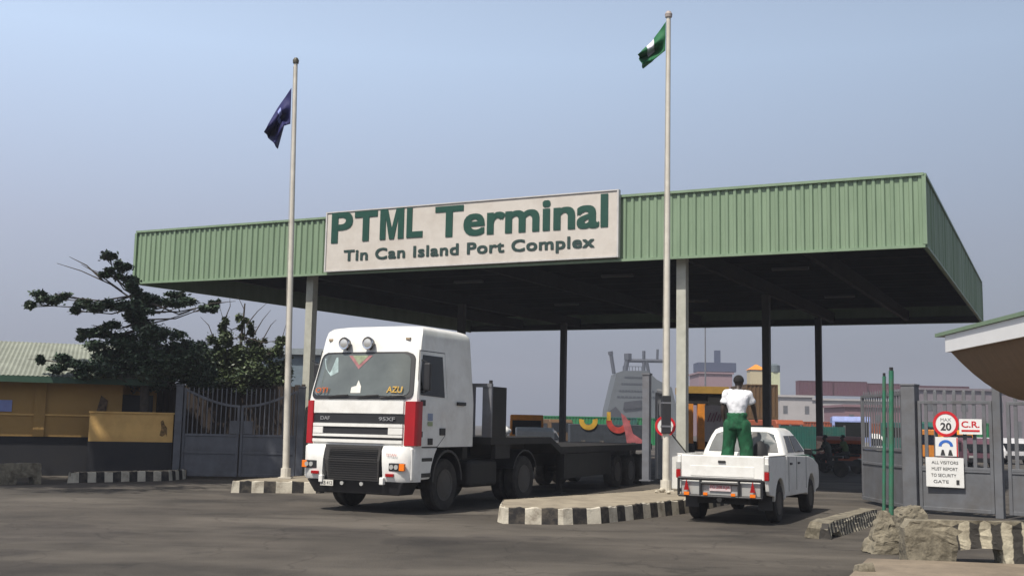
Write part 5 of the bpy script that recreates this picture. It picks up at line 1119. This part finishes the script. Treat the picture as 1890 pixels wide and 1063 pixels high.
# ------------------------------------------------------------------ port yard far behind
def boxat(name, px0, px1, ptop, y, depth, m, label, cat, group=None, rz=0.0, parts=True, base=0.0, ribs=True, zt=None):
    A = at(px0, 800, y); B = at(px1, 800, y); z1 = zt if zt else at((px0+px1)/2, ptop, y).z; w_ = B.x-A.x
    o = empty(name, (A.x, y, base), rz); tag(o, label, cat, group)
    h = z1-base; b = MB(); b.box(0, w_, 0, depth, 0, h); b.build('body', m, o, bevel=0.02, seg=1)
    return o, w_, h
def container_at(px, y, n, m, label, end=False, z=0, L=None, rz=0, group='shipping containers in the yard'):
    A = at(px, 800, y); L = L or (6.06 if not end else 2.44); wd = 2.44 if not end else 6.06
    o = empty('shipping_container', (A.x, y, z), rz); tag(o, label, 'container', group)
    b = MB(); h = 2.59; q = int(L/0.28); prof = []
    for i in range(q):
        x = L*i/q; s_ = L/q; prof += [(x, 0), (x+s_*.35, 0), (x+s_*.5, 0.05), (x+s_*.85, 0.05)]
    prof.append((L, 0)); prof += [(L, wd), (0, wd)]
    b.loft([[(x, y_, 0.1) for x, y_ in prof], [(x, y_, h-0.1) for x, y_ in prof]]); b.build('side_wall', m, o)
    b = MB()
    for zz in (0, h-0.1): b.box(-0.02, L+0.02, -0.03, wd+0.02, zz, zz+0.1)
    for xx in (-0.02, L-0.08): b.box(xx, xx+0.1, -0.035, 0.07, 0.1, h-0.1)
    b.build('frame', m, o); return o
cm = {k: mat('container_'+k, c, 0.6, var=0.15, dirt=(0.12, 0.08, 0.06), dirt_amt=0.3) for k, c in dict(green=srgb(24, 120, 72), teal=srgb(34, 92, 84), brown=srgb(92, 68, 38), maroon=srgb(92, 60, 72), orange=srgb(225, 140, 40), white=srgb(190, 190, 192), blue=srgb(128, 142, 190), rust=srgb(150, 72, 40)).items()}
i = 0
for px, y, c, lab in ((1003, 104, 'green', 'bright green container left of the back canopy column'), (1058, 106, 'teal', 'blue green container right of the back canopy column'), (1104, 107, 'green', 'bright green container furthest right in the low row'), (1448, 112, 'rust', 'rusty container above the green hoarding behind the pickup cab'), (1500, 125, 'orange', 'faded orange container just left of the far canopy column'), (1545, 130, 'white', 'pale container just right of the far canopy column'), (1610, 120, 'rust', 'rusty container behind the opened gate leaf'), (1700, 92, 'green', 'green container seen through the right palisade gate')):
    container_at(px, y, 1, cm[c], lab)
for z, lab in ((0, 'bottom brown container of the pair behind the pickup'), (2.6, 'top brown container of the pair behind the pickup')): container_at(1378, 86, 1, cm['brown'], lab, end=True, z=z)
for k_, (px, y, z, c, lab) in enumerate(((1476, 200, 8.0, 'maroon', 'maroon container high on the far row, leftmost'), (1540, 200, 8.0, 'maroon', 'maroon container high on the far row, second from left'), (1603, 201, 7.8, 'maroon', 'maroon container high on the far row, third from left'), (1668, 202, 7.6, 'maroon', 'maroon container high on the far row, fourth from left'), (1730, 202, 7.6, 'maroon', 'maroon container high on the far row, rightmost'))):
    o = container_at(px, y, 1, cm[c], lab, z=z)
# white warehouse under the maroon row
wm = mat('pale_warehouse', srgb(170, 166, 165), 0.8, var=0.1, scale=0.3)
def warehouse(px0, px1, top, y, depth, m, label, bays=6, roof=None, cat='building'):
    A = at(px0, 800, y); B = at(px1, 800, y); z1 = at((px0+px1)/2, top, y).z; w_ = B.x-A.x
    o = empty('warehouse', (A.x, y, 0)); tag(o, label, cat, 'port buildings')
    b = MB(); b.box(0, w_, 0, depth, 0, z1); b.build('wall', m, o)
    b = MB(); b.box(-0.3, w_+0.3, -0.3, depth, z1+0.01, z1+0.35); b.build('roof', roof or m, o)
    for i in range(bays):
        x = w_*(i+0.5)/bays; b = MB(); b.box(x-w_/bays*0.22, x+w_/bays*0.22, -0.05, -0.01, 0.4, z1*0.45) if i % 2 else b.box(x-w_/bays*0.2, x+w_/bays*0.2, -0.05, -0.01, z1*0.62, z1*0.8)
        b.build('door' if i % 2 else 'window', G['gate_grey'], o)
    return o
warehouse(1474, 1790, 741, 199, 20, wm, 'long pale warehouse beneath the maroon containers', bays=14)
warehouse(1440, 1500, 733, 180, 14, wm, 'pale building with a dark window left of the maroon containers', bays=3)
warehouse(1560, 1680, 752, 150, 10, mat('mauve_wall', srgb(128, 100, 106), 0.8), 'low mauve building between the pale warehouse and the gate', bays=5)
warehouse(1700, 1960, 722, 170, 12, mat('dim_wall', srgb(118, 110, 116), 0.8), 'grey mauve building behind the right palisade gate', bays=8)
warehouse(480, 620, 655, 62, 10, mat('blue_grey_shed', srgb(104, 118, 128), 0.7), 'blue grey shed behind the left gate and bushy tree', bays=4, roof=mat('shed_roof', srgb(130, 138, 142)))
warehouse(1290, 1352, 690, 230, 12, mat('pink_block', srgb(140, 116, 122), 0.8), 'pinkish block with dark rooftop cabin left of the person', bays=3)
A = at(1322, 688, 232); b = MB(); b.box(-4.5, 3.5, 0, 6, 0, 1.9); b.box(-0.6, 0.6, 2, 3, 1.9, 4.6); b.build('roof_cabin', mat('slate_cabin', srgb(70, 78, 100)), [o for o in col.objects if o.name.startswith('warehouse')][-1], loc=(4.5, 1.0, at(1322, 688, 232).z+0.2))
# cream tower
A = at(1398, 800, 210); o = empty('tower', (A.x, 210, 0)); tag(o, 'slim cream tower beside the dark middle column', 'tower'); zt2 = at(1398, 672, 210).z
b = MB(); b.box(-1.3, 1.6, 0, 3, 0, zt2*0.92); b.build('shaft', mat('cream_tower', srgb(185, 172, 140)), o); b = MB(); b.loft([[(-1.5, -.2, zt2*.925), (1.8, -.2, zt2*.925), (1.8, 3.2, zt2*.925), (-1.5, 3.2, zt2*.925)], [(0, 1.3, zt2), (.3, 1.3, zt2), (.3, 1.6, zt2), (0, 1.6, zt2)]]); b.build('spire', cm['orange'], o)
A = at(1432, 800, 190); o = empty('water_tower', (A.x, 190, 0)); tag(o, 'pale tower with dark tank on top right of the middle column', 'tower'); zt2 = at(1432, 672, 190).z
b = MB(); b.box(-.8, .8, 0, 1.6, 0, zt2-1.4); b.build('shaft', mat('pale_tower', srgb(178, 182, 150)), o); b = MB(); b.lathe([(.001, 0), (1.0, 0.05), (1.0, 1.2), (.4, 1.5), (.001, 1.5)], (0, 0.8, zt2-1.4), 'z', 14); b.build('tank', mat('tank', srgb(90, 100, 105)), o)
# orange straddle carrier / crane legs behind the right column
A = at(1266, 800, 60); o = empty('straddle_carrier', (A.x, 60, 0)); tag(o, 'orange legged straddle carrier behind the right front column', 'crane'); zt2 = at(1300, 713, 60).z; w_ = at(1345, 800, 60).x-A.x
b = MB()
for x in (0.2, 0.85): b.box(x-.2, x+.2, 0, .4, .6, zt2-0.95)
b.build('leg', cm['orange'], o); b = MB(); b.box(-.1, w_, -.1, 3.2, zt2-.38, zt2); b.build('top_beam', mat('ochre', srgb(165, 130, 60)), o)
b = MB(); b.box(1.2, w_, 0, 3, 1.9, zt2-.4); b.build('cab', G['dark_steel'], o, bevel=0.05); b = MB(); b.box(-.1, 1.25, .1, 3, zt2-.95, zt2-.4); b.build('engine_housing', G['dark_steel'], o)
b = MB(); b.box(-0.2, w_+0.1, .45, 3, .5, 1.0); b.build('sill_beam', G['dark_steel'], o)
for x in (0.3, w_-0.4):
    for y in (0.4, 2.6): wheel(o, (x, y, 0.55), 0.55, 0.35, -1)
# white banner with reddish lettering
A = at(1301, 815, 50); B = at(1337, 748, 50); o = empty('banner', (A.x, 50, A.z)); tag(o, 'white banner with smudged red lettering behind the pickup cab', 'banner'); w_ = B.x-A.x; h_ = B.z-A.z
b = MB(); b.box(0, w_, 0, 0.04, 0, h_); b.build('cloth', mat('banner_white', srgb(200, 190, 188), var=0.1), o)
sm_ = mat('banner_red', srgb(150, 60, 90), var=.4, scale=6)
for q, (x, z, a, c) in enumerate(((.14, .55, .30, .80), (.30, .56, .46, .78), (.44, .54, .62, .82), (.62, .58, .74, .76), (.76, .56, .88, .80))): b = MB(); b.bar((w_*x, -.02, h_*z), (w_*a, -.02, h_*c), .10, .02); b.build('smudged_stroke', sm_, o)
b = MB(); b.box(0.02, 0.1, 0.05, 0.12, -A.z, h_); b.box(w_-0.1, w_-0.02, 0.05, 0.12, -A.z, h_); b.build('post', G['dark_steel'], o)

A = at(1440, 800, 64); B = at(1560, 800, 64); o = empty('hoarding', (A.x, 64, 0)); tag(o, 'dull green sheet hoarding across the yard behind the pickup', 'fence'); w_ = B.x-A.x
b = MB(); n = 26
for i in range(n): b.box(w_*i/n, w_*(i+.55)/n, 0, .04, .05, 1.95); b.box(w_*(i+.55)/n, w_*(i+1)/n, .03, .06, .05, 1.95)
b.build('sheet', cm['teal'], o)
for i in range(7): b = MB(); b.box(w_*i/6-.05, w_*i/6+.05, .07, .15, 0, 2.05); b.build('post', G['gate_grey'], o)
# vehicles in the yard
def far_van(px, y, w_, L, H, m, label, cat, rz=0, top=.87, name='minibus', slope=0.35, group='vehicles in the port yard'):
    A = at(px, 800, y); o = empty(name, (A.x, y, 0), rz); tag(o, label, cat, group); h2 = w_/2
    prof = [(0, .35), (L, .35), (L, H*.93), (L-.15, H), (slope*1.2, H), (slope*.6, H*.9), (0.05, H*.52)]
    b = MB(); b.prism(prof, -h2, h2); b.build('body', m, o, bevel=0.06)
    b = MB(); b.prism([(0.045-.02, H*.54), (slope*.6*(top-.54)/.33-.03, H*top), (slope*.6+.05, H*top), (.2, H*.54)], -h2*.86, h2*.86); b.build('windshield', G['glass'], o)
    for s in (-1, 1):
        b = MB(); b.box(s*h2-.01, s*h2+.01, .7, L-.4, H*.56, H*.85); b.build('side_window', G['glass'], o)
        b = MB(); b.box(s*h2*.75-.12, s*h2*.75+.12, -.02, .05, H*.33, H*.42); b.build('headlight', G['clear'], o)
        for yy in (.8, L-.8): wheel(o, (s*(h2-.1), yy, .33), .33, .2, s)
    b = MB(); b.box(-h2*.95, h2*.95, -.06, .08, .3, .52); b.build('bumper', G['black_plastic'], o); return o
far_van(972, 58, 1.75, 4.4, 2.25, cm['orange'], 'orange yellow minibus parked behind the trailer', 'minibus')
far_van(988, 47, 1.65, 4.2, 1.62, G['white_paint'], 'small white car beside the dark clothed person behind the trailer', 'car', name='car', slope=1.1, top=.68)
far_van(1572, 66, 2.2, 6, 2.6, cm['blue'], 'light blue van beyond the motorbikes', 'van', name='van', rz=R(-15))
far_van(1560, 46, 1.6, 4, 1.5, cm['rust'], 'small rusty orange car in front of the blue van', 'car', name='car', slope=1.0, rz=R(-10))
far_van(1610, 70, 1.7, 4.4, 1.6, G['white_paint'], 'white car beyond the opened gate leaf', 'car', name='car', slope=1.0)
far_van(1770, 60, 1.8, 5, 1.9, cm['orange'], 'orange van seen through the right palisade gate', 'van', name='van')
far_van(1815, 56, 1.7, 4.4, 1.5, cm['maroon'], 'maroon car seen through the right palisade gate', 'car', name='car', slope=1.0)
far_van(1016, 74, 1.7, 4.4, 1.5, G['gate_grey'], 'grey car between the minibus and the painted lorry', 'car', name='car', slope=1.0, rz=R(30))
far_van(1038, 88, 2.0, 5.5, 2.2, cm['brown'], 'brown van in front of the green containers', 'van', name='van', rz=R(20))
far_van(1462, 70, 1.9, 5.5, 2.35, cm['rust'], 'rusty van behind the hoarding beyond the pickup', 'van', name='van', rz=R(10))
far_van(1738, 75, 2.1, 6, 2.4, cm['teal'], 'teal van between the first bars of the right palisade gate', 'van', name='van', rz=R(12))
far_van(1880, 64, 1.7, 4.4, 1.5, cm['white'], 'white car seen through the gate at the right edge', 'car', name='car', slope=1.0)
# colourful painted lorry (yellow hook and red swoosh) in front of the ship
A = at(1052, 800, 66); ow = at(1200, 800, 66).x-A.x; o = empty('painted_lorry', (A.x, 66, 0)); tag(o, 'dark lorry painted with yellow and red curved bands beyond the trailer', 'lorry', 'vehicles in the port yard')
zt3 = at(1130, 772, 66).z
b = MB(); b.box(0, ow, 0.0, 2.4, .6, zt3-0.35); b.build('cargo_body', mat('lorry_dark', srgb(52, 58, 66), var=.3), o, bevel=.04)
def arcband(px, py, r0, r1, a0, a1, m, name, y=65.93, sq=1.0):
    c = at(px, py, y)-o.location; k = y/F_PX; n = 16; P1 = [(c.x+r1*k*math.cos(R(a0+(a1-a0)*i/n)), c.z+sq*r1*k*math.sin(R(a0+(a1-a0)*i/n))) for i in range(n+1)]; P0 = [(c.x+r0*k*math.cos(R(a0+(a1-a0)*i/n)), c.z+sq*r0*k*math.sin(R(a0+(a1-a0)*i/n))) for i in range(n, -1, -1)]
    b = MB(); b.prism(P1+P0, -0.07, -0.01, 'y'); b.build(name, m, o)
ym = mat('band_yellow', srgb(190, 150, 50), var=.3, scale=3); rm = mat('band_red', srgb(170, 60, 52), var=.3, scale=3); pm = mat('band_pink', srgb(165, 92, 96), var=.3, scale=3)
arcband(1086, 776, 8, 17, 170, 375, ym, 'yellow_band'); arcband(1141, 775, 12, 22, 180, 360, rm, 'red_band', sq=1.1)
b = MB(); P = [at(1120, 776, 66), at(1127, 776, 66), at(1127, 760, 66), at(1120, 760, 66)]; b.prism([(p.x-A.x, p.z) for p in P], -.08, -.01, 'y'); b.build('yellow_band', ym, o)
b = MB(); P = [at(x, y_, 66) for x, y_ in ((1146, 762), (1154, 768), (1163, 782), (1168, 800), (1186, 812), (1182, 824), (1158, 824), (1154, 800), (1150, 784))]; b.prism([(p.x-A.x, p.z) for p in P], -.09, -.015, 'y'); b.build('red_swoosh', pm, o)
for x in (0.8, 1.9, ow-1.0):
    for y in (.3, 2.1): wheel(o, (x, y, .5), .5, .3, -1)
# ship: tall grey superstructure with masts
sy = 260; k = sy/F_PX; A = at(1120, 800, sy); o = empty('ship', (A.x, sy, 0)); tag(o, 'grey ship with sloping stern and mast crosstrees behind the painted lorry', 'ship')
def sp(px, py): p = at(px, py, sy); return (p.x-A.x, p.z)
G['ship_glass'] = mat('ship_windows', srgb(58, 64, 72), .5); sm = mat('ship_grey', srgb(86, 92, 96), .7, var=.12, scale=.15)
b = MB(); b.prism([sp(1118, 800), sp(1122, 755), sp(1138, 688), sp(1150, 684), sp(1195, 684), sp(1212, 700), sp(1240, 715), sp(1260, 800)], 0, 14, 'y'); b.build('hull', sm, o)
b = MB(); b.prism([sp(1150, 755), sp(1152, 742), sp(1184, 738), sp(1184, 752)], -.4, -.02, 'y'); b.prism([sp(1120, 762), sp(1136, 750), sp(1146, 762), sp(1146, 785), sp(1122, 785)], -.5, -.02, 'y'); b.build('deck_opening', mat('ship_dark', srgb(45, 48, 55)), o)
for q, (x0, x1, y0, y1) in enumerate(((1152, 1192, 694, 697), (1146, 1200, 706, 709), (1142, 1208, 719, 722), (1138, 1225, 731, 733))):
    (xa, za), (xb, zb2) = sp(x0, y1), sp(x1, y0); b = MB(); n = 12
    for i in range(n): b.box(xa+(xb-xa)*(i+.15)/n, xa+(xb-xa)*(i+.85)/n, -.12, -.02, min(za, zb2), min(za, zb2)+.35)
    b.build('window_row', G['ship_glass'], o)
b = MB(); xa, za = sp(1150, 684); xb, _ = sp(1196, 684)
for i in range(9): b.box(xa+(xb-xa)*i/8-.06, xa+(xb-xa)*i/8+.06, .1, .25, za, za+1.1)
b.box(xa, xb, .26, .36, za+1.0, za+1.12); b.build('railing', G['ship_glass'], o)
b = MB()
def mast(pts, r): b.tube([Vector((sp(*q)[0], 5, sp(*q)[1])) for q in pts], r, 8)
mast([(1137, 688), (1131, 650)], .45); mast([(1131, 652), (1130, 646)], .6); mast([(1157, 688), (1163, 655)], .6); mast([(1163, 662), (1163, 650)], .9); mast([(1163, 663), (1240, 664)], .45); mast([(1193, 684), (1193, 645)], .4); mast([(1218, 664), (1219, 642)], .3); mast([(1203, 690), (1198, 664)], .4)
b.build('mast', mat('mast_grey', srgb(70, 75, 85)), o)
# yard light mast, thin
for px, top, y, lab in ((1302, 605, 150, 'thin distant light mast behind the straddle carrier'),):
    A = at(px, 800, y); zt4 = at(px, top, y).z; o = empty('light_mast', (A.x, y, 0)); tag(o, lab, 'light mast'); b = MB(); b.tube([(0, 0, 0), (0, 0, zt4)], [.14, .08], 8); b.build('pole', G['grey_steel'], o); b = MB(); b.box(-.7, .7, -.1, .1, zt4, zt4+.2); b.build('lamp_bar', G['grey_steel'], o)
# white sacks on the trailer deck
P = tw(0.2, 3.0, 1.46); b = MB(); bmesh.ops.create_icosphere(b.bm, subdivisions=3, radius=.2)
for v in b.bm.verts: v.co.x *= 1.1; v.co.z *= .6; v.co += v.co.normalized()*0.02*math.sin(v.co.x*30+v.co.y*17)
for x, t in ((sum(1 for _ in ()), 0),):
    pass
tag(b.build('sack', mat('white_sack', (.6, .6, .58), .8), smooth='all', loc=P+Vector((0, 0, .12))), 'small white sack lying on the flatbed trailer deck', 'sack')
# debug projection of column feet/tops
for x, y in COLS: print('col', [round(v) for v in proj(cw(x, y, cz(x, y, CH)))], [round(v) for v in proj(cw(x, y, 0))])
